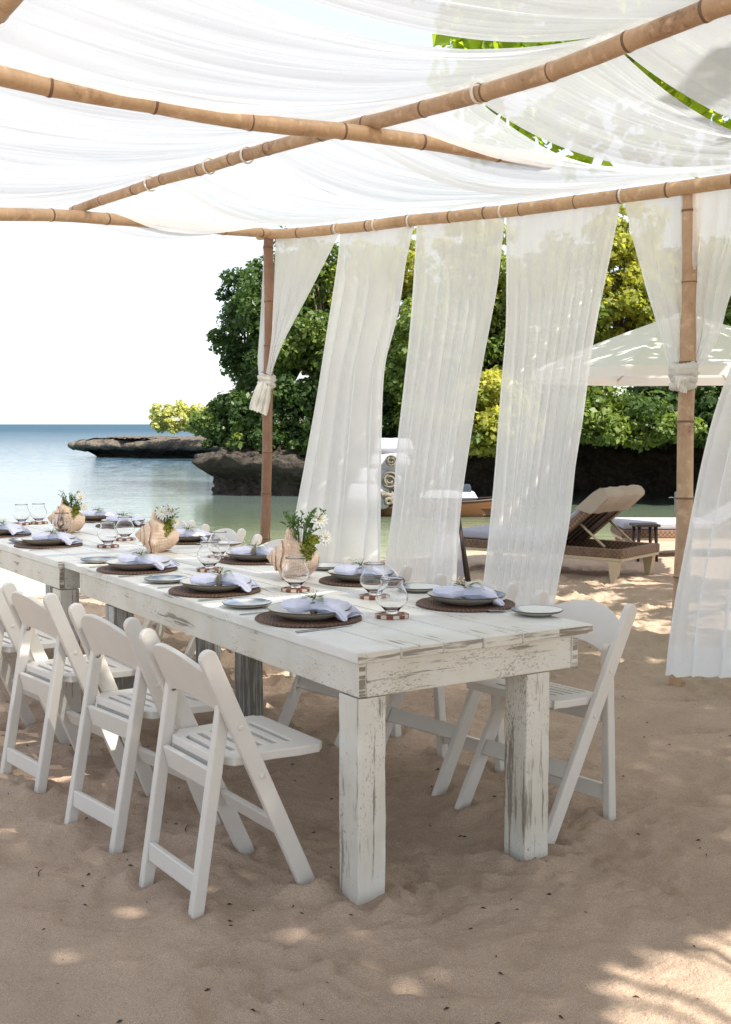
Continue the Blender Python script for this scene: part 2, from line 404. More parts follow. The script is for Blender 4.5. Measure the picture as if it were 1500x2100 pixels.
m = new_mat('lilac_linen', (.62, .62, .72), .9, .2, **{'Sheen Weight': .2}); n = N(m)
a = n.noise(n.coord(), 500, 1); b_ = n.noise(n.coord(), 12, 3); n.base(n.mix(b_, (.56, .58, .74), (.68, .69, .80))); n.norm(n.bump(a, .2, .001)); M['napkin'] = m
M['ring'] = new_mat('woven_seagrass_ring', (.30, .25, .18), .8)
m = new_mat('clear_glass', (1, 1, 1), .0, .5, IOR=1.45); m.node_tree.nodes['Principled BSDF'].inputs['Transmission Weight'].default_value = 1.0; M['glass'] = m
m = new_mat('dark_red_wood', (.20, .045, .03), .4); M['red_wood'] = m
M['cream_wood'] = new_mat('cream_wood', (.62, .52, .38), .5)
M['steel'] = new_mat('cutlery_steel', (.55, .55, .56), .22, Metallic=1.0)
m = new_mat('conch_outside', (.7, .5, .35), .55); n = N(m)
a = n.noise(n.coord((1, 1, 1)), 18, 5, .6, 1.0); b_ = n.noise(n.coord((6, 60, 60)), 1.5, 3)
c = n.mix(n.ramp(a, [(.32, 0.0), (.68, 1.0)]), (.80, .62, .48), (.70, .46, .31)); c = n.mix(n.ramp(b_, [(.45, 0.0), (.7, .7)]), c, (.84, .72, .58)); n.base(c); n.norm(n.bump(a, .5, .004)); M['conch'] = m
m = new_mat('conch_pink_lip', (.78, .42, .36), .25); n = N(m); a = n.noise(n.coord(), 12, 3); n.base(n.mix(a, (.80, .48, .40), (.82, .66, .55))); M['conch_lip'] = m
M['petal'] = new_mat('white_petal', (.80, .80, .74), .7)
M['yellow'] = new_mat('yellow_flower_eye', (.65, .45, .05), .8)
M['moss'] = leaf_mat('yellow_green_moss', (.14, .17, .02), (.34, .36, .05))
M['stem'] = new_mat('green_stem', (.08, .14, .04), .7)
m = new_mat('woven_wicker', (.25, .15, .09), .6); n = N(m)
mp = n.coord((1, 1, 1)); 
ck = n.n('ShaderNodeTexChecker'); ck.inputs['Scale'].default_value = 42; n.l(mp, ck.inputs[0])
a = n.noise(mp, 30, 3)
c = n.mix(ck.outputs['Fac'], (.28, .17, .105), (.10, .055, .035)); c = n.mix(n.math('MULTIPLY', a, .5), c, (.22, .14, .09)); n.base(c)
n.norm(n.bump(ck.outputs['Fac'], .8, .006)); M['wicker'] = m
M['beige_leg'] = new_mat('beige_painted_leg', (.50, .41, .28), .5)
M['darkwood'] = new_mat('dark_brown_wood', (.035, .018, .012), .5)
m = new_mat('cream_canvas', (.66, .60, .50), .9, .2); n = N(m); a = n.noise(n.coord(), 5, 4); n.base(n.mix(a, (.47, .42, .35), (.34, .295, .24))); n.norm(n.bump(a, .5, .02)); M['canvas'] = m
m = new_mat('white_cushion', (.72, .72, .76), .9, .2); n = N(m); a = n.noise(n.coord(), 7, 4); n.base(n.mix(a, (.42, .42, .48), (.35, .35, .41))); n.norm(n.bump(a, .4, .02)); M['cushion'] = m
m = new_mat('beige_knit', (.45, .38, .29), .95, .1); n = N(m); a = n.noise(n.coord(), 14, 4); n.base(n.mix(a, (.24, .22, .185), (.14, .12, .10))); n.norm(n.bump(a, .8, .02)); M['knit'] = m
M['grey_towel'] = new_mat('grey_towel', (.30, .33, .36), .95)
M['umb_cloth'] = sheer('umbrella_canvas', .0, (.86, .86, .85), .25)
M['pole'] = new_mat('grey_metal_pole', (.30, .31, .32), .4, Metallic=.6)
m = new_mat('boat_wood', (.13, .055, .022), .35); M['boat'] = m
M['navy'] = new_mat('navy_fabric', (.02, .03, .05), .8)
M['debris'] = new_mat('dry_dark_debris', (.05, .035, .025), .9)

# ------------------------------------------------------------------ the ground, water, rocks
TZ = .773
A0 = gz(733, 1340, TZ); YAW = R(32.2)
U = Vector((-math.sin(YAW), math.cos(YAW), 0)); V = Vector((math.cos(YAW), math.sin(YAW), 0))
def tab(x, y, z=0.0): return Vector((A0.x, A0.y, 0)) + V * x + U * y + Vector((0, 0, z))

LX = .31
# chairs: origin midway between the rear feet, +y the way the sitter faces  (x, y, yaw)
CH_L = [(-.597, 3.480, -55.6), (-.958, 4.013, -50.5), (-1.373, 4.578, -51.5), (-1.79, 5.18, -52.0)]
CH_R = [(.783, 4.332, 130.6), (.448, 4.862, 129.7), (.028, 5.487, 132.0), (-.520, 6.68, 131.0), (-.925, 7.38, 130.0), (-1.33, 8.01, 130.0)]
CH_T = {'L': [-1.3, -3.2, -2.8, -2.0], 'R': [4.2, 2.6, 3.2, 3.0, 3.0, 3.0]}     # lean of each chair in the sand, degrees
feet = []
for (x, y, a) in CH_L + CH_R:
    c_, s_ = math.cos(R(a)), math.sin(R(a))
    for (lx, ly) in ((-.175, 0), (.175, 0), (-.21, .37), (.21, .37)):
        feet.append((x + lx * c_ - ly * s_, y + lx * s_ + ly * c_, .05))
for (lx, ly) in ((.05, .06), (.72, .06), (.05, 2.2), (.72, 2.2)):
    p = tab(lx, ly); feet.append((p.x, p.y, .09))

SHX = np.array([-60, -14, -8, -3.4, -1, 1, 4, 8, 14, 60.]); SHY = np.array([-22, 1.5, 7.2, 11.3, 13.4, 15.3, 17.2, 18.6, 20, 30.])
WZ = -.25
def axis_pts(a, b, c, d, step, n_out):
    mid = np.arange(b, c, step)
    lo = b - (b - a) * (np.linspace(1, 0, n_out, endpoint=False)) ** 2.2
    hi = c + (d - c) * (np.linspace(0, 1, n_out)) ** 2.2
    return np.concatenate([lo, mid, hi])
gx = axis_pts(-60, -2.2, 2.6, 60, .016, 90)
gy1 = np.arange(2.55, 6.2, .014); gy2 = 6.2 + np.cumsum(np.linspace(.016, .09, 260))
gy = np.concatenate([np.linspace(-30, 2.5, 40), gy1, gy2, np.linspace(gy2[-1] + .2, 70, 50)])
GX, GY = np.meshgrid(gx, gy, indexing='ij')
def sand_h(X, Y):
    X = np.asarray(X, float); Y = np.asarray(Y, float)
    d = (np.interp(X, SHX, SHY) - Y) * .72
    base = np.where(d > 3.2, 0.0, np.where(d > 0, -.25 * (1 - d / 3.2) ** 1.5, -.25 + .10 * d))
    base = np.maximum(base, -2.5)
    near = np.clip((d - .3) / 1.5, 0, 1)
    h = .014 * fbm(X * 1.3, Y * 1.3, 3, 3) + .026 * fbm(X * 4.5 + 1.5 * vnoise(X, Y, 9), Y * 3.6, 3, 11)
    churn = np.clip(.35 + .9 * fbm(X * .55, Y * .55, 2, 21) + .35 * np.clip((Y - 4.3) / 3, 0, 1), 0, 1.15)
    rid = 1 - np.abs(fbm(X * 8.2 + 2 * vnoise(X * 2, Y * 2, 5), Y * 6.2, 3, 31))
    h = h + churn * (.037 * (rid ** 3 - .45) + .014 * fbm(X * 17, Y * 15, 2, 41))
    for (fx, fy, fr) in feet:
        q = ((X - fx) ** 2 + (Y - fy) ** 2) / (fr * fr)
        h = h + .030 * np.exp(-(np.sqrt(q) - 1.35) ** 2 * 3) * (.6 + .6 * vnoise(X * 14, Y * 14, 77)) - .012 * np.exp(-q * 1.5)
    return base + h * near
Z = sand_h(GX, GY)
# footprints: shallow oval pits with a raised rim
for k in range(150):
    fx = rng.uniform(-2.4, 4.5); fy = 2.8 + rng.beta(1.3, 1.6) * 9; a = rng.uniform(0, math.pi)
    if fy < 4.3 and rng.random() < .35: continue
    sel = (np.abs(GX - fx) < .4) & (np.abs(GY - fy) < .4)
    dx = GX[sel] - fx; dy = GY[sel] - fy; p = (dx * math.cos(a) + dy * math.sin(a)) / .13; q = (-dx * math.sin(a) + dy * math.cos(a)) / .055
    r2 = np.sqrt(p * p + q * q) + .18 * vnoise(dx * 25, dy * 25, k)
    Z[sel] += -.018 * np.exp(-r2 ** 4) + .014 * np.exp(-((r2 - 1.35) * 3) ** 2)
me = np_mesh('beach_sand', np.stack([GX, GY, Z], -1).reshape(-1, 3), grid_quads(len(gx), len(gy)), smooth=True)
tag(link('beach_sand', me, M['sand']), kind='structure')

mb = MB(); mb.add([(-9000, -200, WZ), (9000, -200, WZ), (9000, 14000, WZ), (-9000, 14000, WZ)], [(0, 1, 2, 3)])
tag(mb.obj('sea_water', M['water']), kind='structure')
mb = MB(); mb.add([(-9000, -400, -2.7), (9000, -400, -2.7), (9000, 14000, -2.7), (-9000, 14000, -2.7)], [(0, 1, 2, 3)])
tag(mb.obj('seabed', M['sand']), kind='structure')

def headland(name, path, prof, amp, seed, step=.11, prof_b=None):
    P = np.array(path, float); seg = np.r_[0, np.cumsum(np.hypot(*np.diff(P, axis=0).T))]
    t = np.arange(0, seg[-1], step); X = np.interp(t, seg, P[:, 0]); Y = np.interp(t, seg, P[:, 1])
    k = np.ones(9) / 9; Xs = np.convolve(np.pad(X, 4, 'edge'), k, 'valid'); Ys = np.convolve(np.pad(Y, 4, 'edge'), k, 'valid')
    tx = np.gradient(Xs); ty = np.gradient(Ys); L = np.hypot(tx, ty) + 1e-9; nx, ny = ty / L, -tx / L     # outward = right of the path
    Q = np.array(prof, float); sq = np.r_[0, np.cumsum(np.hypot(*np.diff(Q, axis=0).T))]
    s = np.concatenate([np.arange(0, sq[-1] * .35, step * .6), np.linspace(sq[-1] * .35, sq[-1], 26)]); O = np.interp(s, sq, Q[:, 0]); Zp = np.interp(s, sq, Q[:, 1])
    T, SS = np.meshgrid(t, s, indexing='ij')
    O = np.broadcast_to(O[None, :], T.shape); Zp = np.broadcast_to(Zp[None, :], T.shape)
    if prof_b:
        Qb = np.array(prof_b, float); sb = np.linspace(0, 1, len(Qb)); u_ = np.interp(s, sq, np.linspace(0, 1, len(Q)))
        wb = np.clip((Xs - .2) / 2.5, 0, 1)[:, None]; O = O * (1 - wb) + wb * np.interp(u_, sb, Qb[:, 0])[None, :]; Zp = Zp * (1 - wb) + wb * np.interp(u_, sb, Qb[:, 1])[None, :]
    n4 = 1 - 2 * np.abs(fbm(T * 1.9, SS * 2.1, 4, seed + 30)); n5 = fbm(T * 5, SS * 5, 3, seed + 40)
    n1 = fbm(T * .55, SS * .6, 5, seed); n2 = fbm(T * .55 + 50, SS * .6, 5, seed + 7); n3 = fbm(T * .25, SS * 0, 3, seed + 3)
    fade = np.clip(1 - SS / (sq[-1] * .8), .25, 1)
    off = O + amp * (n1 * 1.0 + n3 * 1.2 + .5 * n4 + .16 * n5) * fade; zz = Zp + amp * (.42 * n2 + .30 * (n4 - .4) + .10 * n5) * np.clip(SS, 0, 1) * (.6 + .4 * fade)
    V3 = np.stack([Xs[:, None] + nx[:, None] * off, Ys[:, None] + ny[:, None] * off, zz], -1)
    me = np_mesh(name, V3.reshape(-1, 3), grid_quads(len(t), len(s)), smooth=False)
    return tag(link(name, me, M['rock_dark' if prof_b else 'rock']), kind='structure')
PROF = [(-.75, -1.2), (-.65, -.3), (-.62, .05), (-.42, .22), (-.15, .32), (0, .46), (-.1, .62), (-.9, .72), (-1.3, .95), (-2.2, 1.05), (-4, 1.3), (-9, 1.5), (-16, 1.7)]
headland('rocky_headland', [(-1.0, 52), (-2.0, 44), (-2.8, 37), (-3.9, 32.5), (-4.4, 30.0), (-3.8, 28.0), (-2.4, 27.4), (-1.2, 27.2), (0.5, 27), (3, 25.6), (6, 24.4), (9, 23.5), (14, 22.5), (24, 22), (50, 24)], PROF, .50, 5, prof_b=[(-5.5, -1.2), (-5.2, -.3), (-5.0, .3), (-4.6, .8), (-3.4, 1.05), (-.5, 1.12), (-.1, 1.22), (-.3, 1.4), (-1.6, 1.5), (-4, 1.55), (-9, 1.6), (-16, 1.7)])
PROF2 = [(-2.0, -1.0), (-1.8, -.25), (-1.2, .02), (-.3, .16), (0, .32), (-.1, .5), (-.8, .66), (-2.2, .74), (-4.5, .72)]
headland('rocky_spit', [(0, 68), (-6, 67), (-11, 64.5), (-14.9, 62), (-15.6, 60.6), (-13.5, 59.4), (-10.5, 58.2), (-8, 57), (-5, 54), (-1, 48)], PROF2, .36, 15, .13)
me = None

# ------------------------------------------------------------------ vegetation
def leaf_cloud(centers, radii, per, size, flat=.75, elong=1.5, shell=.55, droop=.0):
    """leaf quads (rhombic, cupped) in clumps; returns verts, quads, tone"""
    cs = np.repeat(np.asarray(centers, float), per, 0); rs = np.repeat(np.asarray(radii, float), per)
    n_ = len(cs); d = rng.normal(size=(n_, 3)); d /= np.linalg.norm(d, axis=1)[:, None]
    r = rs * (shell + (1 - shell) * rng.random(n_)) * (.75 + .35 * rng.random(n_))
    p = cs + d * r[:, None] * np.array([1, 1, flat])
    nrm = d * .7 + rng.normal(size=(n_, 3)) * .55 + np.array([0, 0, .45]); nrm /= np.linalg.norm(nrm, axis=1)[:, None]
    a = rng.normal(size=(n_, 3)); a -= nrm * np.sum(a * nrm, 1)[:, None]; a /= np.linalg.norm(a, axis=1)[:, None]; b = np.cross(nrm, a)
    s = size * (.5 + 1.2 * rng.random(n_) ** 1.6); L = (s * elong / 2)[:, None]; W = (s / 2)[:, None]
    v = np.stack([p - a * L, p + b * W + nrm * W * .25, p + a * L, p - b * W + nrm * W * .25], 1).reshape(-1, 3)
    q = np.arange(n_ * 4).reshape(-1, 4)
    tone = np.clip(np.repeat(rng.random(len(centers)), per) * .55 + rng.random(n_) * .45, 0, 1)
    return v, q, tone
def clumps(c, r, k, rr, top_bias=.2, gap_seed=None):
    out = []; rad = []
    while len(out) < k:
        d = rng.normal(size=3); d /= np.linalg.norm(d)
        q = rng.uniform(.45, 1.0); p = d * q
        if p[2] < -.75: continue
        out.append((c[0] + p[0] * r[0], c[1] + p[1] * r[1], c[2] + p[2] * r[2])); rad.append(rr * rng.uniform(.6, 1.25))
    return out, rad
def tree(name, label, base, crown_c, crown_r, k, rr, per, size, mat, group=None, limbs=6, trunk_r=.16, elong=1.5, extra=None, cat='tree', flat=.75):
    root = empty(name, base, 0, label, cat, group)
    B = Vector(base); cc = Vector(crown_c) - B
    cen, rad = clumps(tuple(cc), crown_r, k, rr)
    if extra:
        for (p, r_) in extra: cen.append(tuple(Vector(p) - B)); rad.append(r_)
    v, q, tone = leaf_cloud(cen, rad, per, size, elong=elong, flat=flat)
    link('crown', np_mesh('crown', v, q, False, tone), M[mat], root)
    mb = MB()
    fork = Vector((cc.x * .35, cc.y * .35, max(.3, cc.z - crown_r[2] * .75)))
    mid = fork * .5 + Vector((random.uniform(-.12, .12), random.uniform(-.12, .12), 0))
    mb.tube([(0, 0, -.3), (mid.x * .6, mid.y * .6, mid.z * .6), mid, fork], [trunk_r * 1.25, trunk_r, trunk_r * .85, trunk_r * .7], 8)
    idx = list(range(len(cen))); random.shuffle(idx)
    for i in idx[:limbs * 3]:
        e = Vector(cen[i]); mdl = fork.lerp(e, .5) + Vector((random.uniform(-.15, .15), random.uniform(-.15, .15), .12))
        mb.tube([fork, mdl, e], [trunk_r * .5, trunk_r * .28, trunk_r * .08], 5)
    mb.obj('trunk', M['bark'], root)
    return root
GRP = 'trees on the rocky headland'
# (px, py of crown centre, depth, rx, rz, material, label)
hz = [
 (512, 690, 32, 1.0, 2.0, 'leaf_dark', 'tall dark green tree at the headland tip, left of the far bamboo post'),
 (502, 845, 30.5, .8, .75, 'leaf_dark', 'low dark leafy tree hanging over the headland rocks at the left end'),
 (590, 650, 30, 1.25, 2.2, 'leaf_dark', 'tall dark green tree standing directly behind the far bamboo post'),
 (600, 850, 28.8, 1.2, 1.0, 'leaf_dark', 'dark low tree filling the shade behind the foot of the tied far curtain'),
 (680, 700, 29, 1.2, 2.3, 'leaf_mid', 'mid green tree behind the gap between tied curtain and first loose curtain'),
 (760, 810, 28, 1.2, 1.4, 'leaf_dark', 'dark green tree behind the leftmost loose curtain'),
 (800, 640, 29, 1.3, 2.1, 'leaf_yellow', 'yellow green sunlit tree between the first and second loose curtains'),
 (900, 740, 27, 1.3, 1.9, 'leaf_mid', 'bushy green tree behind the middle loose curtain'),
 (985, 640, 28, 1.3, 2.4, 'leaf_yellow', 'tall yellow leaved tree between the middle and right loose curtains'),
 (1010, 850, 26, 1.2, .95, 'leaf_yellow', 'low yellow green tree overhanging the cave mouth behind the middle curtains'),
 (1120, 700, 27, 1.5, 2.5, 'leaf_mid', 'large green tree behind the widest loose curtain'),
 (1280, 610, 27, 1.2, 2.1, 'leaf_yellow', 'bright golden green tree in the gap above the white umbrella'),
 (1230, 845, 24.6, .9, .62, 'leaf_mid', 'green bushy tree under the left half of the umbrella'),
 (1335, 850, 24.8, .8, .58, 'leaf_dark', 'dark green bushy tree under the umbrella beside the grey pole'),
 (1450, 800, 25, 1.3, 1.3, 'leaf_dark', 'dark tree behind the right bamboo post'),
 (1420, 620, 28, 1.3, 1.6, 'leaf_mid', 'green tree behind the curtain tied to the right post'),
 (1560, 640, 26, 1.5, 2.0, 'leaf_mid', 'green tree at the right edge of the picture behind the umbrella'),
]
for (px, py, Y, rx, rz, mt, lab) in hz:
    c = at(px, py, Y); vol = rx * rx * rz
    k = int(30 + 22 * vol ** .8); base = (c.x + random.uniform(-.2, .2), Y + (1.2 if px > 700 else .3), 1.6 if px > 700 else 1.05)
    tree('tree', lab, base, c, (rx, 1.1, rz), int(k * 1.1), .40, 165, .080, mt, GRP, trunk_r=.12)
# shrub row beneath, hanging over the cliff edge
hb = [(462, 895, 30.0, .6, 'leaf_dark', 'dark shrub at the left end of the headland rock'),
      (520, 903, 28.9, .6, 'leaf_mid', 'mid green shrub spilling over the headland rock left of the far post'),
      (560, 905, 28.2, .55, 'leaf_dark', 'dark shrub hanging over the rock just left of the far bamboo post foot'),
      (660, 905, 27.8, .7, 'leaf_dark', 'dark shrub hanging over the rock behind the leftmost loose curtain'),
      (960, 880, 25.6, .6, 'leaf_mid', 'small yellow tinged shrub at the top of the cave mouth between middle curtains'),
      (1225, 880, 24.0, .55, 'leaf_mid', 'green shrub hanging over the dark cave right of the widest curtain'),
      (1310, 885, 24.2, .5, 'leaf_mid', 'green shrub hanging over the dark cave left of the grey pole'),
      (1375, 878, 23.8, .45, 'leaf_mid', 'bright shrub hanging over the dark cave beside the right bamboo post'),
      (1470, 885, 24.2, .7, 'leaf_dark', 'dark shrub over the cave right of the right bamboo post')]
for (px, py, Y, r_, mt, lab) in hb:
    c = at(px, py, Y)
    tree('shrub', lab, (c.x, Y + .9, max(c.z - r_ * .3, 1.55) if px > 700 else c.z - r_ * .5), c, (r_, .6, r_ * .62), 26, .24, 110, .075, mt, 'shrubs along the cliff edge', limbs=3, trunk_r=.04, cat='shrub')
tree('bush', 'airy pale green sunlit bush on the far rocky spit against the sky', (c.x + .3, 57, .6), at(366, 858, 57), (1.8, .9, .80), 120, .24, 55, .10, 'leaf_pale', limbs=8, trunk_r=.06, cat='bush')
tree('bush', 'darker green bush between the pale bush and the headland trees', (at(428, 870, 54).x, 54, .7), at(430, 868, 54), (1.0, .9, .62), 45, .36, 70, .13, 'leaf_mid', limbs=5, trunk_r=.06, cat='bush')

# broad leaved tree arching over the pergola (seen through the gaps of the roof cloths)
def broad_tree(name, label, base, boxes, per, size):
    root = empty(name, base, 0, label, 'tree', 'broad leaved trees shading the tables'); B = Vector(base)
    cen = []; rad = []
    for (cx, cy, cz, rx, ry, rz, k) in boxes:
        for _ in range(k):
            t = rng.uniform(0, 2 * math.pi); q = math.sqrt(rng.random())
            p = Vector((cx + rx * q * math.cos(t), cy + ry * q * math.sin(t), cz + rng.uniform(-rz, rz)))
            hit = p - SUN * ((p.z - 0.0) / SUN.z)
            # the crown is open where the sun reaches the foreground sand
            if ((hit.x - 1.22) / .76) ** 2 + ((hit.y - 2.90) / .58) ** 2 < 1: continue
            cen.append(tuple(p - B)); rad.append(rng.uniform(.22, .42))
    v, q, tone = leaf_cloud(cen, rad, per, size, flat=.6, elong=1.1, shell=.2)
    link('crown', np_mesh('crown', v, q, False, tone), M['leaf_top'], root)
    mb = MB(); fork = Vector((0, 0, 2.9)); mb.tube([(0, 0, -.3), (.06, .04, 1.2), fork], [.24, .19, .15], 10)
    for i in range(0, len(cen), 19):
        e = Vector(cen[i]); mdl = fork.lerp(e, .5) + Vector((0, 0, .35)); mb.tube([fork, mdl, e], [.04, .022, .008], 5)
    mb.obj('trunk', M['bark'], root)
    return root
broad_tree('broad_leaved_tree', 'broad leaved tree seen through the gaps between the roof cloths', (5.9, 8.6, 0),
           [(2.95, 9.2, 4.55, 2.4, 2.7, .6, 330), (5.6, 6.0, 4.9, 1.8, 2.4, .5, 90)], 28, .125)
broad_tree('broad_leaved_tree', 'broad leaved tree behind the camera that shades the tables', (5.2, -1.2, 0),
           [(3.0, -.5, 5.1, 3.6, 1.9, .6, 760), (5.6, 2.4, 5.1, 2.4, 2.7, .6, 460)], 28, .14)

# ------------------------------------------------------------------ bamboo pergola
pergola = empty('bamboo_pergola', gz(1390, 1400, 0), 0, 'tan bamboo pole pergola standing on the sand over the two white tables', 'pergola')
PO = Vector(pergola.location)
def bamboo(name, pts, r0, r1, mats, spacing=.33, phase=.1, sides=14, wob=.006, seed=0):
    rnd = random.Random(seed); P = [Vector(p) for p in pts]
    seg = [0.0]
    for a, b in zip(P, P[1:]): seg.append(seg[-1] + (b - a).length)
    L = seg[-1]
    def pos(s):
        for i in range(len(P) - 1):
            if s <= seg[i + 1] or i == len(P) - 2:
                t = (s - seg[i]) / max(1e-6, seg[i + 1] - seg[i]); return P[i].lerp(P[i + 1], t)
    nodes = []; s = phase
    while s < L: nodes.append(s); s += spacing * rnd.uniform(.82, 1.2)
    ss = set([0.0, L])
    k = 0.0
    while k < L: ss.add(round(k, 4)); k += .07
    for q in nodes:
        for d in (-.03, -.014, -.006, 0, .006, .014, .03):
            if 0 < q + d < L: ss.add(round(q + d, 5))
    ss = sorted(ss); ctr = []; rad = []; mi = []
    ph = rnd.uniform(0, 6)
    kink = [rnd.uniform(-1, 1) for _ in range(len(nodes) + 2)]; kink2 = [rnd.uniform(-1, 1) for _ in range(len(nodes) + 2)]
    xs = [-.2] + nodes + [L + .2]
    for s in ss:
        p = pos(s); r = r0 + (r1 - r0) * s / L
        dx = float(np.interp(s, xs, kink)) * wob; dz = float(np.interp(s, xs, kink2)) * wob
        for q in nodes:
            e = abs(s - q)
            if e < .05: r *= 1 + .085 * math.exp(-(e / .012) ** 2) - .02 * math.exp(-((e - .02) / .01) ** 2)
        ctr.append(p + Vector((dx, dx * .4, dz)) - PO); rad.append(r)
    for i in range(len(ss) - 1):
        c_ = (ss[i] + ss[i + 1]) / 2; mi.append(1 if any(abs(c_ - q) < .0031 for q in nodes) else 0)
    mb = MB(); mb.tube(ctr, rad, sides, 0, True, mi)
    o = mb.obj(name, mats, pergola)
    return o, pos, L
def ties(beam, pos, L, pxs, r):
    for px in pxs:
        best = min((abs(750 + F * (pos(L * k / 400).x / max(.1, pos(L * k / 400).y)) - px), k) for k in range(400))[1]
        p = pos(L * best / 400); q = pos(L * (best + 3) / 400)
        mb = MB(); mb.torus(p - PO, (q - p), r * 1.02, .0035, 20, 6); mb.torus(p - PO + (q - p).normalized() * .006, (q - p), r * 1.02, .0035, 20, 6)
        mb.obj('rope_tie', M['rope'], beam)
MBM = [M['bamboo'], M['node']]; MBP = [M['bamboo_post'], M['node']]; MBG = [M['bamboo_pale'], M['node']]
# line of the roof beams, from the photograph's own perspective
LPt = at(553, 487, 8.4); RPt = at(1414, 388, 6.5)
Rs = lambda px: (8.4 * (px - 750) / F + .69) / (2.45 + 1.9 * (px - 750) / F)
def RY(px): return 8.4 - 1.9 * Rs(px)
r_pts = [at(530, 484, RY(530)), at(770, 461, RY(770)), at(1030, 434, RY(1030)), at(1280, 401, RY(1280)), at(1500, 371, RY(1500))]
r_pts.append(r_pts[-1] + (r_pts[-1] - r_pts[0]).normalized() * 1.4)
oR, pR, lR = bamboo('beam', r_pts, .034, .042, MBM, .31, .1, seed=3)
ties(oR, pR, lR, (692, 770, 838, 1025, 1265), .038)
def B2Y(px): return 4.385 / (.86 + (px - 750) / F)
b2 = [(150, 432), (320, 373), (500, 320), (640, 282), (790, 246), (950, 200), (1110, 152), (1240, 106), (1400, 43), (1500, 3)]
b_pts = [at(px, py, B2Y(px)) for px, py in b2]
b_pts.append(b_pts[-1] + (b_pts[-1] - b_pts[0]).normalized() * 2.2)
oB, pB, lB = bamboo('beam', b_pts, .026, .040, MBG, .34, .05, seed=8)
ties(oB, pB, lB, (318, 435, 510, 972), .038)
def AY(px): return 5.05 / (1 + .0) + (px - 750) / F * 5.05 / (1.7 - (px - 750) / F)
a_px = [(-40, 144), (0, 155), (200, 195), (400, 231), (580, 257), (745, 274), (890, 292), (1020, 314), (1110, 330)]
a_pts = [at(px, py, AY(px)) for px, py in a_px]
ddir = (a_pts[-1] - a_pts[3]).normalized()
a_pts.append(a_pts[-1] + Vector((ddir.x, ddir.y, 0)) * .06)
a_pts.insert(0, a_pts[0] - (a_pts[2] - a_pts[0]).normalized() * .35)
oA, pA, lA = bamboo('beam', a_pts, .037, .031, MBM, .36, .22, seed=5)
c_px = [(-120, 425, 6.35), (0, 438, 6.6), (160, 444, 7.0), (270, 452, 7.35), (400, 466, 7.8), (500, 473, 8.2), (556, 478, 8.42)]
oC, pC, lC = bamboo('beam', [at(*p) for p in c_px], .037, .032, MBM, .38, .3, seed=12)
# outer left beam, only its corner shows top left
l_pts = [at(-260, 330, 5.2), at(-120, 130, 4.2), at(5, 8, 3.55)]; l_pts.append(l_pts[-1] + (l_pts[-1] - l_pts[0]).normalized() * 2.2)
l_pts.insert(0, at(-420, 425, 6.3))
for p in l_pts: p.z = max(2.68, min(p.z, 2.82))
bamboo('beam', l_pts, .036, .04, MBM, .34, .12, seed=15)
# posts
bamboo('post', [gz(541, 1282, -.0) - Vector((0, 0, .3)), at(545, 1095, 8.36), at(547, 880, 8.38), at(551, 700, 8.4), at(553, 490, 8.42) + Vector((0, 0, .04))], .037, .035, MBP, .36, .5, seed=22, wob=.008)
bamboo('post', [gz(1388, 1408, 0) - Vector((0, 0, .3)), at(1390, 1380, 6.42), at(1403, 1100, 6.45), at(1409, 800, 6.5), at(1413, 600, 6.52), at(1414, 392, 6.53) + Vector((0, 0, .02))], .046, .043, MBG, .37, .55, seed=25, wob=.006)
bamboo('post', [Vector((-3.0, 6.0, -.3)), Vector((-3.02, 6.05, 1.2)), Vector((-3.0, 6.05, 2.75))], .04, .037, MBP, .36, .4, seed=28)
bamboo('post', [Vector((3.9, 4.9, -.3)), Vector((3.9, 4.9, 1.2)), Vector((3.85, 4.95, 2.8))], .04, .037, MBP, .36, .4, seed=29)

# ------------------------------------------------------------------ roof cloths
Lline = lambda t: l_pts[0].lerp(l_pts[-1], t)
def line_at(pts, Y):
    P = sorted([(p.y, p) for p in pts], key=lambda q: q[0])
    for (ya, a), (yb, b) in zip(P, P[1:]):
        if Y <= yb or b is P[-1][1]:
            return a.lerp(b, (Y - ya) / (yb - ya))
B2b = [7.30, 6.44, 5.77, 5.26, 4.66, 4.12, 3.55, 2.95, 2.3]       # strip borders on the middle beam (depth)
Rpx = [548, 830, 1130, 1400]                                       # the same borders on the right beam (pixel of the beam)
def Rpt(i):
    if i < 4: return Vector(pR(0)).lerp(r_pts[-2], 0) if False else at(Rpx[i], float(np.interp(Rpx[i], [530, 770, 1030, 1280, 1500], [484, 461, 434, 401, 371])), RY(Rpx[i]))
    a = Rpt(2); b = Rpt(3); d = (b - a).normalized() * .74
    return b + d * (i - 3)
Lb = [6.35, 5.75, 5.15, 4.55, 3.95, 3.05, 2.6, 2.4, 1.8]
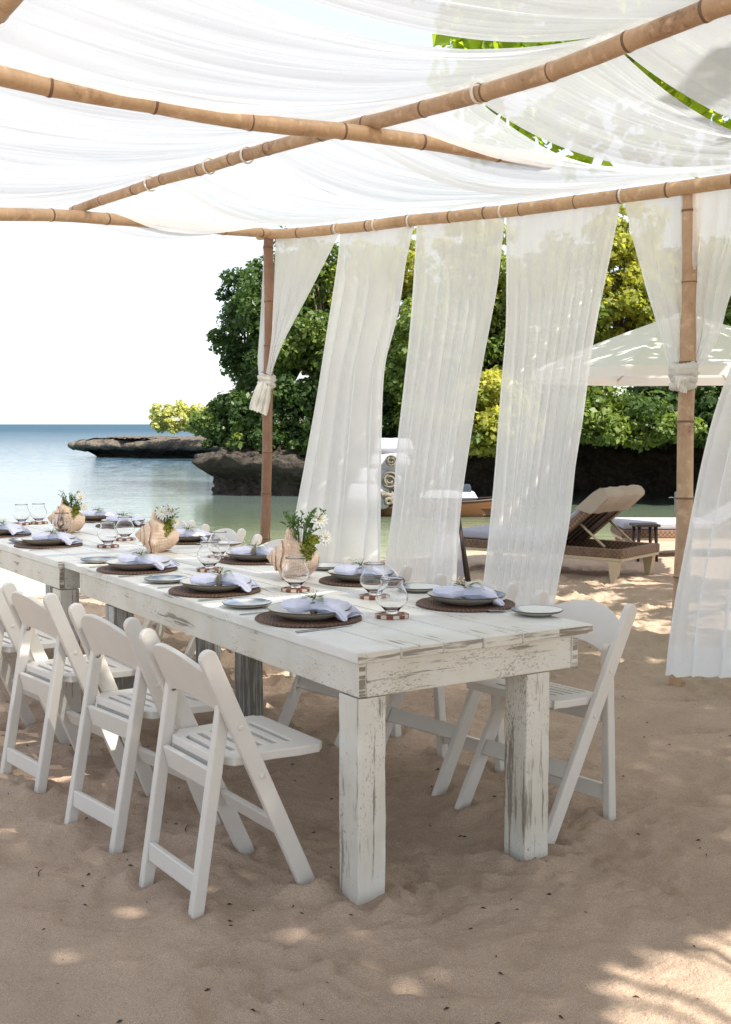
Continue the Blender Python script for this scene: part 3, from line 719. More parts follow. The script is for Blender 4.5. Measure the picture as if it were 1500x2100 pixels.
def cloth_strip(i, label, gap1, gap2, sag1, sag2, seed):
    b0 = line_at(b_pts, B2b[i]); b1 = line_at(b_pts, B2b[i + 1]); r0 = Rpt(i); r1 = Rpt(i + 1); l0 = line_at(l_pts, Lb[i]); l1 = line_at(l_pts, Lb[i + 1])
    ns, ntt = 150, 90
    s = np.linspace(0, 1, ns)[:, None]; t = np.linspace(-1, 1, 2 * ntt)[None, :]
    def L3(a, b, u): return np.array(a)[None, None, :] * (1 - u[..., None]) + np.array(b)[None, None, :] * u[..., None]
    s2, t2 = np.broadcast_arrays(s, t)
    ta = np.abs(t2); bow = 4 * ta * (1 - ta)
    bw2 = np.where(t2 < 0, bow, 5.3 * ta * (1 - ta) ** 1.6)
    g0 = np.where(t2 < 0, gap1[0], gap2[0]) * bow; g1 = np.where(t2 < 0, gap1[1], gap2[1]) * bow
    se = g0 + s2 * (1 - g0 - g1)
    pm = L3(b0, b1, se); pl = L3(l0, l1, se); pr = L3(r0, r1, se)
    P = np.where(t2[..., None] < 0, pm * (1 - ta[..., None]) + pl * ta[..., None], pm * (1 - ta[..., None]) + pr * ta[..., None])
    sag = np.where(t2 < 0, sag1 * .80, sag2) * bw2
    folds = 0
    rr = np.random.default_rng(seed)
    for k in range(9):
        fr = rr.uniform(2, 15); ph = rr.uniform(0, 6.28); dr = rr.uniform(-1.6, 1.6)
        folds = folds + rr.uniform(.4, 1) * np.sin(fr * s2 * 3 + ph + dr * t2 * 2) * (7 / (fr + 5))
    folds = folds / 3.2 * (.12 + .88 * bow)
    tens = 1 - .35 * np.sin(np.pi * s2)
    cre = (1 - np.abs(vnoise(s2 * 17 + .8 * vnoise(s2 * 2, t2 * 2, seed + 9), t2 * 1.3 + 5, seed + 1))) ** 5 + .6 * (1 - np.abs(vnoise(s2 * 34, t2 * 2.1, seed + 2))) ** 6
    P[..., 2] += .050 - sag * tens + .020 * folds + .008 * vnoise(s2 * 9, t2 * 3, seed) - .0055 * cre * (.3 + .7 * bow)
    me = np_mesh('canopy_cloth', P.reshape(-1, 3), grid_quads(ns, 2 * ntt), smooth=True)
    return tag(link('canopy_cloth', me, M['canopy']), label, 'roof cloth', 'white sheer cloths draped over the pergola roof')
strips = [
 ('white sheer roof cloth farthest from the camera, sagging by the far beam', (0, .02), (0, .0), .20, .16),
 ('white sheer roof cloth second from the far end of the pergola', (.02, .02), (0, 0), .20, .20),
 ('white sheer roof cloth third from the far end, over the beam crossing', (.02, .03), (0, .0), .19, .20),
 ('white sheer roof cloth just beyond the lower leafy gap', (.0, .03), (.0, .05), .18, .232),
 ('white sheer roof cloth between the two leafy gaps', (.03, .035), (.08, .04), .20, .235),
 ('white sheer roof cloth nearer than the upper leafy gap', (.03, .02), (.06, .02), .17, .22),
 ('white sheer roof cloth at the top edge of the picture', (.03, .03), (.03, .03), .22, .22),
 ('white sheer roof cloth nearest the camera above the foreground', (.03, .03), (.03, .03), .22, .22),
]
for i, (lab, g1, g2, s1, s2) in enumerate(strips): cloth_strip(i, lab, g1, g2, s1, s2, 60 + i)

# ------------------------------------------------------------------ curtains
def resample(path, n):
    P = np.array(path, float); seg = np.r_[0, np.cumsum(np.abs(np.diff(P[:, 1])) + 1e-6)]; t = np.linspace(0, seg[-1], n)
    x = np.interp(t, seg, P[:, 0]); y = np.interp(t, seg, P[:, 1])
    k = np.ones(7) / 7; xs = np.convolve(np.pad(x, 3, 'edge'), k, 'valid'); xs[0] = x[0]; xs[-1] = x[-1]
    return xs, y
def curtain(label, left, right, YT, YB, nf, amp, seed, name='curtain', gather=None, hem=True, ns=150, nt_=70, mat='curtain', knot=None):
    xl, yl = resample(left, nt_); xr, yr = resample(right, nt_)
    rr = np.random.default_rng(seed); V3 = np.zeros((ns, nt_, 3)); t = np.linspace(0, 1, nt_)
    Yl = YT[0] + (YB[0] - YT[0]) * t ** 1.3; Yr = YT[1] + (YB[1] - YT[1]) * t ** 1.3
    A = np.array([at(xl[j], yl[j], Yl[j]) for j in range(nt_)]); B = np.array([at(xr[j], yr[j], Yr[j]) for j in range(nt_)])
    s = np.linspace(0, 1, ns)[:, None]; T = t[None, :]
    drift = .10 * fbm(T * 1.5 + np.zeros_like(s), s * 2, 2, seed); ph = rr.uniform(0, 6.28)
    warp = s + .06 * vnoise(s * 5, T * 1.2, seed + 3) + drift * .5
    phase = 2 * np.pi * nf * warp + ph
    am = amp * (.15 + .85 * np.clip(T * 3, 0, 1)) * (.55 + .6 * (vnoise(s * nf * .8, T * 1.5, seed + 5) * .5 + .5))
    edge = np.clip(np.minimum(s, 1 - s) * 14, 0, 1)
    W = np.linalg.norm(B - A, axis=1)[None, :]
    lat = (.62 / nf) * np.sin(phase * 1.0 + 1.0) * np.clip(T * 2.2, 0, 1) * edge * (vnoise(s * nf * .6 + 9, T * 1.1, seed + 8) * .6 + .55)
    se = np.clip(s + lat * .5, -.02, 1.02)
    P = A[None] * (1 - se[..., None]) + B[None] * se[..., None]
    P[..., 1] += (am * np.sin(phase)) * (.3 + .7 * edge) + .10 * np.sin(T * 3.1) * (s - .5) + .03 * vnoise(s * 3, T * 4, seed + 1)
    P[..., 2] += .006 * vnoise(s * 30, T * 3, seed + 2) * T
    me = np_mesh(name, P.reshape(-1, 3), grid_quads(ns, nt_), smooth=True)
    o = tag(link(name, me, M[mat]), label, 'curtain', 'white sheer curtains hanging from the right bamboo beam')
    if hem:   # folded side hems and bottom hem, a second layer of cloth
        for idx in (slice(0, 4), slice(ns - 4, ns)):
            Q = P[idx].copy(); Q[..., 1] -= .004
            link('side_hem', np_mesh('side_hem', Q.reshape(-1, 3), grid_quads(4, nt_), smooth=True), M[mat], o)
        Q = P[:, -5:].copy(); Q[..., 1] -= .005
        link('bottom_hem', np_mesh('bottom_hem', Q.reshape(-1, 3), grid_quads(ns, 5), smooth=True), M[mat], o)
    return o
T_ = lambda a, b: (RY(a) + .02, RY(b) + .02)
curtain('leftmost loose white sheer curtain, blown left beside the far post',
        [(700, 474), (690, 560), (683, 606), (667, 710), (651, 814), (629, 935), (601, 1084), (570, 1240)],
        [(853, 458), (835, 519), (826, 595), (813, 665), (790, 738), (785, 814), (783, 900), (781, 1091), (779, 1262)], T_(700, 853), (7.9, 7.5), 5, .030, 1)
curtain('middle loose white sheer curtain hanging behind the table',
        [(855, 458), (847, 589), (839, 693), (827, 797), (813, 918), (806, 1039), (790, 1150), (770, 1270)],
        [(1036, 438), (1023, 585), (1009, 659), (987, 776), (970, 886), (949, 1018), (940, 1120), (932, 1290)], T_(855, 1036), (7.6, 7.1), 7, .034, 2)
curtain('widest loose white sheer curtain, hanging right of the middle one',
        [(1038, 438), (1037, 673), (1023, 820), (1012, 970), (1000, 1105), (992, 1183), (980, 1300)],
        [(1276, 408), (1258, 508), (1236, 622), (1221, 703), (1207, 802), (1194, 900), (1186, 930), (1172, 1074), (1152, 1170), (1120, 1330)], T_(1038, 1276), (7.0, 6.5), 9, .034, 3)
o = curtain('rightmost white sheer curtain whose hem hangs near the sand at the right edge',
        [(1560, 360), (1530, 600), (1498, 740), (1463, 830), (1445, 900), (1432, 950), (1404, 1090), (1376, 1250), (1363, 1384)],
        [(1720, 330), (1715, 600), (1700, 830), (1680, 1000), (1665, 1200), (1650, 1396)], (RY(1560) + .1, RY(1500) - .2), (6.1, 5.5), 6, .032, 4, ns=170)
# tied curtains
def knot_mesh(c, rx, rz, n=26, turns=5, seed=1):
    mb = MB(); r_ = random.Random(seed)
    for k in range(turns):
        ax = Vector((r_.uniform(-.35, .35), r_.uniform(-.3, .3), 1)).normalized()
        mb.torus(c + Vector((r_.uniform(-.006, .006), r_.uniform(-.006, .006), (k / (turns - 1) - .5) * rz * 1.5)), ax, rx * r_.uniform(.85, 1.1), rz * .34 * r_.uniform(.8, 1.15), 26, 10)
    o = mb
    vs = [Vector(v) for v in mb.v]
    mb.v = [tuple(v + Vector((.004 * math.sin(v.z * 260 + v.x * 90), .004 * math.sin(v.x * 230 + v.z * 120), .003 * math.sin(v.x * 300)))) for v in vs]
    return mb
kc1 = at(548, 782, 8.4)
t1 = curtain('white sheer curtain tied in a knot round the far bamboo post',
        [(566, 490), (563, 600), (559, 690), (552, 740), (546, 765)],
        [(698, 478), (664, 543), (629, 609), (584, 693), (562, 748), (556, 770)], (8.43, RY(698)), (8.36, 8.34), 4, .018, 6, hem=False)
t1b = curtain('x', [(543, 492), (540, 560), (534, 675), (529, 740), (532, 775)], [(560, 492), (556, 600), (550, 690), (548, 740), (548, 775)], (8.48, 8.5), (8.42, 8.4), 2, .012, 7, name='back_layer', hem=False, ns=30)
t1c = curtain('x', [(532, 780), (524, 800), (512, 832), (511, 838)], [(560, 785), (556, 810), (550, 842), (546, 852)], (8.36, 8.34), (8.3, 8.3), 3, .018, 8, name='loose_tail', hem=False, ns=50, nt_=24, mat='curtain_knot')
for q in (t1b, t1c):
    for k in ('label', 'category', 'group'):
        if k in q: del q[k]
    q.parent = t1
knot_mesh(kc1, .046, .055, seed=4).obj('knot', M['curtain_knot'], t1)
kc2 = at(1402, 772, 6.48)
t2 = curtain('white sheer curtain tied in a thick knot round the right bamboo post',
        [(1280, 408), (1298, 501), (1320, 600), (1346, 684), (1368, 745), (1382, 766)],
        [(1590, 372), (1560, 480), (1500, 618), (1478, 692), (1448, 745), (1424, 768)], (RY(1280), RY(1500) - .1), (6.58, 6.52), 8, .030, 9, hem=False)
kb = curtain('x', [(1384, 770), (1380, 785), (1386, 800)], [(1420, 772), (1416, 790), (1406, 806)], (6.4, 6.4), (6.38, 6.38), 3, .01, 11, name='loose_tail', hem=False, ns=40, nt_=12, mat='curtain_knot')
for k in ('label', 'category', 'group'):
    if k in kb: del kb[k]
kb.parent = t2
knot_mesh(kc2, .060, .070, turns=6, seed=9).obj('knot', M['curtain_knot'], t2)

# ------------------------------------------------------------------ tables
def make_table(name, label, org, yaw, W, L, ax0, ax1, ay0, ay1, legs, darks=()):
    root = empty(name, org, yaw, label, 'table', 'long white distressed tables')
    np_ = 6; pw = W / np_; rnd = random.Random(int(L * 100))
    for k in range(np_):
        x0 = k * pw + (.0010 if k else 0); x1 = (k + 1) * pw - (.0010 if k < np_ - 1 else 0); dz = rnd.uniform(-.0015, .0015)
        e0 = rnd.uniform(-.004, .006); mb = MB()
        nseg = 26
        vs = []; 
        for i in range(nseg + 1):
            y = e0 + (L - e0) * i / nseg; wv = .0015 * math.sin(i * 1.7 + k)
            for (x, z) in ((x0 + (0 if k else abs(wv) * 1.6), TZ - .032), (x1 - (0 if k < 5 else abs(wv)), TZ - .032), (x1 - (0 if k < 5 else abs(wv)), TZ + dz), (x0 + (0 if k else abs(wv) * 1.6), TZ + dz)): vs.append((x, y, z))
        fs = []; ms = []
        for i in range(nseg):
            for a in range(4): fs.append((i * 4 + a, i * 4 + (a + 1) % 4, (i + 1) * 4 + (a + 1) % 4, (i + 1) * 4 + a))
        mb.add(vs, fs, 0); mb.add([vs[0], vs[1], vs[2], vs[3]], [(3, 2, 1, 0)], 1); mb.add(vs[-4:], [(0, 1, 2, 3)], 1)
        me_ = mb.mesh('plank', 0, 1, True)
        bm = bmesh.new(); bm.from_mesh(me_); bmesh.ops.remove_doubles(bm, verts=bm.verts, dist=1e-5)
        bmesh.ops.recalc_face_normals(bm, faces=bm.faces)
        ed = [e for e in bm.edges if len(e.link_faces) == 2 and e.calc_face_angle(0) > .8]; bmesh.ops.bevel(bm, geom=ed, offset=.003, segments=2, affect='EDGES'); bm.to_mesh(me_); bm.free()
        link('plank', me_, [M['top'], M['end_dark'] if k == 5 else M['endgrain']], root)
    zt = TZ - .034; zb = TZ - .137
    def apron(a, b, mt):
        mb = MB(); mb.box(a, b)
        if isinstance(mt, list): mb.m[2] = 1
        mb.obj('apron', mt, root, bevel=.003, seg=2)
    apron((ax0, ay0, zb), (ax0 + .028, ay1 - .032, zt), [M['apron_y'], M['end_dark']]); apron((ax1 - .028, ay0, zb), (ax1, ay1 - .032, zt), [M['apron_y'], M['end_dark']])
    apron((ax0 + .0295, ay0 + .002, zb - .003), (ax1 - .0295, ay0 + .032, zt), M['apron_x']); apron((ax0, ay1 - .030, zb), (ax1, ay1, zt), M['apron_x'])
    for i, (x, y) in enumerate(legs):
        mb = MB(); lx, ly = .098, .112; rnd2 = random.Random(i + 5)
        vs = []; ns_ = 14
        for k in range(ns_ + 1):
            z = -.12 + (zb - .006 + .12) * k / ns_
            j = lambda: rnd2.uniform(-.0012, .0012)
            for (a, b) in ((x, y), (x + lx, y), (x + lx, y + ly), (x, y + ly)): vs.append((a + j(), b + j(), z))
        fs = [(3, 2, 1, 0), tuple(len(vs) - 4 + q for q in range(4))]
        for k in range(ns_):
            for a in range(4): fs.append((k * 4 + a, k * 4 + (a + 1) % 4, (k + 1) * 4 + (a + 1) % 4, (k + 1) * 4 + a))
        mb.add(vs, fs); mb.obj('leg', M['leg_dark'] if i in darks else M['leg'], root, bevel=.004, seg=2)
    return root
make_table('dining_table', 'nearer long white distressed wooden table, its corner and two legs in the foreground', tab(0, 0), YAW, .935, 2.71, .012, .875, .014, 2.52,
           [(.016, .02), (.66, .02), (.016, 2.08), (.66, 2.08)], darks=(2, 3))
make_table('dining_table', 'farther long white distressed wooden table running out of the left side of the picture', tab(-.03, 2.718), YAW + R(.6), .94, 2.75, .008, .90, .008, 2.70,
           [(.012, .012), (.78, .012), (.012, 2.58), (.78, 2.58)], darks=(1, 3))

# ------------------------------------------------------------------ chairs
def bar2d(p0, p1, w, r0=False, r1=False, cut0=None):
    p0 = Vector(p0); p1 = Vector(p1); d = (p1 - p0).normalized(); q = Vector((-d.y, d.x)) * w / 2; pts = []
    def cap(c, d_, q_):
        return [c + q_ * math.cos(a) + d_ * (w / 2) * math.sin(a) for a in [math.pi * k / 8 for k in range(9)]]
    if r1: pts += cap(p1 - d * w / 2, d, q)
    else: pts += [p1 + q, p1 - q]
    if r0: pts += cap(p0 + d * w / 2, -d, -q)
    elif cut0 is not None:   # cut level with the ground at height cut0
        a = p0 - q; b = p0 + q
        a = a - d * ((a.y - cut0) / d.y); b = b - d * ((b.y - cut0) / d.y); pts += [a, b]
    else: pts += [p0 - q, p0 + q]
    return [(p.x, p.y) for p in pts]
def make_chair():
    root = empty('folding_chair')
    top = (0.0, .785); ff = (.385, -.02)
    for sx in (-1, 1):
        mb = MB(); mb.prism(bar2d(ff, top, .056, False, True, cut0=-.045), 0, sx * .197 if sx > 0 else -.222, .222 if sx > 0 else -.197)
        mb.obj('side_rail', M['resin'], root, bevel=.005, seg=2)
        mb = MB(); mb.prism(bar2d((-.005, -.05), (.085, .64), .040, False, True), 0, .158 if sx > 0 else -.190, .190 if sx > 0 else -.158)
        leg = mb.obj('rear_leg', M['resin'], root, bevel=.005, seg=2)
        mb = MB(); xx = sx * .158
        for (yy, zz) in ((.079, .60),):
            mb.torus((xx - sx * .001, yy, zz), (1, 0, 0), .0075, .0028, 14, 6)
        mb.obj('bolt', M['bolt'], leg)
        for (yy, zz) in ((.115, .55), (.19, .395)):
            mb = MB(); mb.lathe([(.0001, .0), (.009, .0), (.009, .0012), (.007, .0022), (.0001, .0022)], 16)
            mb.v = [(sx * (.222 + vz), yy + vx, zz + vy) for vx, vy, vz in mb.v]
            mb.obj('rivet', M['resin'], root, recalc=True)
    # arched backrest: curved board, crowned top and hollow bottom
    n_ = 22; vs = []
    dirv = (Vector(top) - Vector(ff)).normalized()   # along the rail (y,z)
    nrm = Vector((-dirv.y, dirv.x))                   # towards the rear
    for i in range(n_ + 1):
        t = -1 + 2 * i / n_; x = t * .1965; arch = 1 - t * t
        back = .028 * arch
        lo = .580 + .060 * arch; hi = .705 + .080 * arch
        for (h, th) in ((lo, 0), (hi, 0), (hi, .016), (lo, .016)):
            s_ = (h - ff[1]) / dirv.y
            p = Vector(ff) + dirv * s_ + nrm * (back + th - .004)
            vs.append((x, p.x, p.y))
    fs = [(0, 1, 2, 3), tuple(n_ * 4 + q for q in (3, 2, 1, 0))]
    for i in range(n_):
        for a in range(4): fs.append((i * 4 + a, (i + 1) * 4 + a, (i + 1) * 4 + (a + 1) % 4, i * 4 + (a + 1) % 4))
    mb = MB(); mb.add(vs, fs); mb.obj('backrest', M['resin'], root, bevel=.004, seg=2)
    # slotted seat
    xs = [-.205, -.185, -.125, 0, .125, .185, .205]; ys = [.035, .055, .082]; y = .082
    slots = []
    for k in range(6): ys += [y + .017, y + .046]; y += .046
    ys += [.385, .415]
    ys = [.035, .055]; solid = [True, True]; y = .075; rows = []
    edges = [.068, .080, .092]; hole = [0, 0]
    for k in range(6): edges += [edges[-1] + .019, edges[-1] + .019 + .028]; hole += [1, 0]
    edges += [.400, .420]; hole += [0, 0]
    z0, z1 = .425, .452; mb = MB(); V_ = {}
    def seat_pt(i, j, top_):
        x = xs[i]; yy = edges[j]; z = (z1 if top_ else z0) + .012 * ((yy - .03) / .39)
        if j == len(edges) - 1 and i in (0, 6): yy -= .024; x *= .93
        if j == 0 and i in (0, 6): yy += .006
        lim = float(np.interp(yy, [0, .10, .112, .24, .33], [.156, .156, .194, .194, .210])); x = x * lim / .205
        return (x, yy, z)
    occ = {}
    for i in range(6):
        for j in range(len(edges) - 1): occ[i, j] = not (hole[j] and i in (2, 3))
    def vid(i, j, t):
        if (i, j, t) not in V_: V_[i, j, t] = len(mb.v); mb.v.append(seat_pt(i, j, t))
        return V_[i, j, t]
    def face(f): mb.f.append(list(f)); mb.m.append(0); mb.sm.append(False)
    for (i, j), o_ in occ.items():
        if not o_: continue
        face((vid(i, j, 1), vid(i + 1, j, 1), vid(i + 1, j + 1, 1), vid(i, j + 1, 1))); face((vid(i, j, 0), vid(i, j + 1, 0), vid(i + 1, j + 1, 0), vid(i + 1, j, 0)))
        for (di, dj, a, b) in ((-1, 0, (i, j + 1), (i, j)), (1, 0, (i + 1, j), (i + 1, j + 1)), (0, -1, (i, j), (i + 1, j)), (0, 1, (i + 1, j + 1), (i, j + 1))):
            if not occ.get((i + di, j + dj), False): face((vid(*a, 1), vid(*a, 0), vid(*b, 0), vid(*b, 1)))
    mb.obj('seat', M['resin'], root, bevel=.0035, seg=2)
    # rear panel under the seat, sloping
    Mx = Matrix.Translation((0, .058, .388)) @ Matrix.Rotation(R(16), 4, 'X')
    mb = MB(); mb.box((-.156, -.008, -.040), (.156, .008, .034), M=Mx); mb.obj('rear_panel', M['resin'], root, bevel=.003, seg=2)
    mb = MB(); mb.box((-.156, .078, .398), (.156, .094, .4235)); mb.obj('seat_support', M['resin'], root, bevel=.003)
    # stretchers
    mb = MB(); mb.box((-.157, -.002, .055), (.157, .018, .115)); mb.obj('rear_stretcher', M['resin'], root, bevel=.004, seg=2)
    mb = MB(); Mx = Matrix.Translation((0, .288, .205)) @ Matrix.Rotation(R(26), 4, 'X')
    mb.box((-.1965, -.010, -.030), (.1965, .010, .030), M=Mx); mb.obj('front_stretcher', M['resin'], root, bevel=.004, seg=2)
    return root
chair0 = make_chair()
labL = ['white folding chair nearest the camera, left of the front table leg', 'second white folding chair from the front along the left side of the tables',
        'third white folding chair along the left side, cut by the left edge', 'fourth white folding chair, only its seat front in view at the left edge',
        'fifth white folding chair of the left side, beyond the left edge', 'sixth white folding chair of the left side, beyond the left edge']
labR = ['white folding chair at the right front table corner, behind the right leg', 'second white folding chair on the far side, behind the nearest place setting',
        'third white folding chair on the far side, behind the second place setting', 'fourth white folding chair on the far side, behind the nearest conch shell',
        'fifth white folding chair on the far side, right of the middle conch shell', 'sixth white folding chair on the far side, next to the middle conch shell']
GC = 'white folding chairs around the tables'
first = True
for (row, labs) in ((CH_L, labL), (CH_R, labR)):
    for k, ((x, y, a), lab) in enumerate(zip(row, labs)):
        if row is CH_L and k > 3: continue
        c_ = chair0 if first else copy_tree(chair0); first = False
        c_.location = (x, y, 0.0); c_.rotation_euler = (R(CH_T['R' if row is CH_R else 'L'][k]), R(random.uniform(-.6, .6)), R(a)); c_.location.z += .008; tag(c_, lab, 'chair', GC)

# ------------------------------------------------------------------ tableware prototypes
MESH = {}
mb = MB(); prof = [(.0001, .0045)]
for k in range(15):
    r0_ = .004 + k * .0112
    for a in range(5): prof.append((r0_ + .0112 * a / 5, .0045 + .0028 * math.sin(math.pi * a / 5)))
prof += [(.172, .0050), (.176, .009), (.180, .0095), (.1835, .006), (.1835, .002), (.178, .0), (.0001, .0)]
mb.lathe(prof, 72); MESH['mat'] = mb.mesh('placemat')
def plate_mesh(name, R_, h, seed, mats):
    rnd = random.Random(seed); a1, a2, p1, p2 = .012, .008, rnd.uniform(0, 6), rnd.uniform(0, 6)
    wob = lambda th: 1 + a1 * math.sin(2 * th + p1) + a2 * math.sin(3 * th + p2)
    pr = [(.0001, .006), (R_ * .5, .0065), (R_ * .72, .009), (R_ * .9, h * .66), (R_ * .985, h - .001), (R_, h), (R_ * 1.004, h - .0025), (R_ * .99, h - .005), (R_ * .86, h * .45), (R_ * .62, .003), (R_ * .58, .0), (R_ * .54, .0), (R_ * .52, .002), (.0001, .002)]
    mis = [0, 0, 0, 0, 1, 1, 1, 2, 2, 2, 2, 2, 2]
    mb = MB(); mb.lathe(pr, 56, mis=mis, wob=wob); me_ = mb.mesh(name)
    for m_ in mats: me_.materials.append(m_)
    return me_
PL = [M['plate'], M['plate_rim'], M['plate_back']]
MESH['plates'] = [plate_mesh('dinner_plate', .143, .034, s, PL) for s in (1, 2, 3)]
MESH['side'] = [plate_mesh('side_plate', .090, .020, 7, [M['side_plate'], M['plate_rim'], M['plate_back']]), plate_mesh('side_plate', .090, .018, 8, [M['side_plate_blue'], M['plate_rim'], M['plate_back']])]
# stemless glass with a pinched neck
out = [(.0001, .0), (.017, .0), (.020, .002), (.021, .006), (.029, .016), (.044, .030), (.0545, .045), (.0565, .056), (.054, .070), (.046, .086), (.0395, .099), (.0385, .106), (.0405, .118), (.0425, .122)]
inn = [(.0419, .1222), (.0398, .1175), (.0378, .106), (.0388, .099), (.0453, .086), (.0533, .070), (.0558, .056), (.0538, .0455), (.0433, .031), (.0285, .0175), (.012, .009), (.0001, .008)]
mb = MB(); mb.lathe(out + inn, 40); MESH['glass'] = mb.mesh('wine_glass', recalc=True)
for p in MESH['glass'].polygons: p.use_smooth = True
mb = MB(); mb.lathe([(.0001, 0), (.044, 0), (.0445, .001), (.0445, .0085), (.044, .0095), (.0001, .0095)], 36); MESH['coaster'] = mb.mesh('coaster')
for nm, rad_ in (('w', 1),):
    seg_ = 2 * math.pi / 16
    mb = MB(); P_ = []
    for a in (-.485, 0, .485): P_.append((.0595 * math.cos(a * seg_), .0595 * math.sin(a * seg_)))
    for a in (.47, 0, -.47): P_.append((.0452 * math.cos(a * seg_), .0452 * math.sin(a * seg_)))
    mb.prism(P_, 2, 0, .0115); MESH['block_r'] = mb.mesh('inlay_block', .0008); MESH['block_r'].materials.append(M['red_wood'])
    MESH['block_c'] = mb.mesh('inlay_block', .0008); MESH['block_c'].materials.append(M['cream_wood'])
# cutlery
def fork_mesh():
    mb = MB(); hp = []
    for i in range(9):
        t = i / 8; hp.append((-.10 + .125 * t, .0065 - .0035 * math.sin(math.pi * min(1, t * 1.1) * .5)))
    poly = [(x, w_) for x, w_ in hp] + [(x, -w_) for x, w_ in hp[::-1]]
    zs = lambda x: .004 + .006 * max(0, (x - 0) / .1) ** 1 - .0 
    def sheet(poly, th=.0022):
        n__ = len(poly); vs = [(x, y, zs(x)) for x, y in poly] + [(x, y, zs(x) + th) for x, y in poly]
        mb.add(vs, [list(range(n__))[::-1], list(range(n__, 2 * n__))] + [(i, (i + 1) % n__, n__ + (i + 1) % n__, n__ + i) for i in range(n__)])
    sheet(poly); sheet([(.0252, .0035), (.045, .012), (.058, .0125), (.058, -.0125), (.045, -.012), (.0252, -.0035)])
    for k in range(4):
        yy = -.0098 + k * .0065; sheet([(.0582, yy + .002), (.098, yy + .0014), (.101, yy), (.098, yy - .0014), (.0582, yy - .002)])
    return mb.mesh('fork', .0004, 1)
MESH['fork'] = fork_mesh()
mb = MB(); mb.prism([(-.11, .006), (-.105, .0075), (.01, .0045), (.012, .008), (.09, .0085), (.112, .001), (.012, -.0045), (.01, -.0045), (-.105, -.0075), (-.11, -.006)], 2, .0015, .0042); MESH['knife'] = mb.mesh('knife', .0006)
# napkin: cloth drawn through a ring, one end folded narrow, the other fanned and hanging over the plate rim
def napkin_mesh(seed):
    r_ = np.random.default_rng(seed); nu, nv = 60, 42
    u = np.linspace(0, 1, nu)[:, None]; v = np.linspace(0, 2 * np.pi, nv)[None, :]
    x = -.110 + .235 * u
    wd = np.interp(u, [0, .06, .3, .46, .55, .8, 1.0], [.010, .042, .056, .020, .026, .066, .078])
    hg = np.interp(u, [0, .1, .3, .46, .6, .85, 1.0], [.006, .014, .021, .015, .021, .016, .012])
    zc = np.interp(u, [0, .12, .46, .7, .88, 1.0], [.032, .030, .030, .031, .022, -.002])
    yy = wd * np.sign(np.cos(v)) * np.abs(np.cos(v)) ** .8 + 0 * u
    zz = zc + hg * np.sin(v) + .0030 * np.sin(v * 5 + u * 11 + r_.uniform(0, 6)) * np.sin(np.clip(u, 0, 1) * np.pi) ** .3 + .0013 * np.sin(v * 11 + u * 5 + r_.uniform(0, 6)) * np.clip((u - .45) * 4, .3, 1) + .002 * vnoise(u * 20, v * 3, seed)
    yy = yy + .010 * np.sin(u * 6 + seed) + .012 * vnoise(u * 3, v * .6, seed + 5) * np.clip((u - .5) * 3, 0, 1) + .003 * np.sin(v * 9) * u
    xx = x + .012 * np.cos(v * 2 + 1) * np.clip((u - .6) * 2.5, 0, 1) + 0 * v
    P = np.stack([xx, yy, np.maximum(zz, -.0)], -1)
    me_ = np_mesh('napkin', P.reshape(-1, 3), grid_quads(nu, nv), smooth=True); me_.materials.append(M['napkin']); return me_
MESH['napkins'] = [napkin_mesh(s) for s in (3, 8, 14, 23)]
mb = MB()
for k in range(3): mb.torus((-.004 + k * .004, 0, .026), (1, .1 * (k - 1), 0), .0225, .003, 22, 6)
MESH['ring'] = mb.mesh('napkin_ring'); MESH['ring'].materials.append(M['ring'])
def fern_mesh(seed):
    r_ = random.Random(seed); vs = []; fs = []; tone = []
    def leaf(p, d, w_, l_):
        d = d.normalized(); sd = d.cross(Vector((0, 0, 1))).normalized(); k = len(vs)
        for q in (p, p + d * l_ * .5 + sd * w_, p + d * l_, p + d * l_ * .5 - sd * w_): vs.append(q)
        fs.append((k, k + 1, k + 2, k + 3)); tone.append(r_.random())
    base = Vector((.0, 0, .055)); d0 = Vector((.8, -.25, -.05))
    for i in range(12):
        t = i / 11; p = base + d0 * .075 * t + Vector((0, 0, .012 * math.sin(t * 3))); L_ = .024 * (1 - t * .75)
        for sg in (-1, 1): leaf(p, Vector((.6, sg * 1.0, .15)), .0045, L_)
    me_ = np_mesh('fern_sprig', [tuple(v) for v in vs], fs, False, tone); me_.materials.append(M['sprig']); return me_
MESH['fern'] = fern_mesh(2)
mb = MB(); r_ = random.Random(4)
for k in range(26):
    a = Vector((0, .005, .05)); e = Vector((r_.uniform(-.055, .01), r_.uniform(-.01, .04), r_.uniform(.048, .078))); mb.tube([a, a.lerp(e, .5) + Vector((0, 0, .005)), e], [.0006] * 3, 3, 1)
    mb.lathe([(.0001, -.0022), (.002, -.0008), (.002, .0008), (.0001, .0022)], 5); kk = len(mb.v) - 20
    for i in range(kk, len(mb.v)): mb.v[i] = tuple(Vector(mb.v[i]) + e)
MESH['baby'] = mb.mesh('white_blossom_sprig'); MESH['baby'].materials.append(M['petal']); MESH['baby'].materials.append(M['stem'])

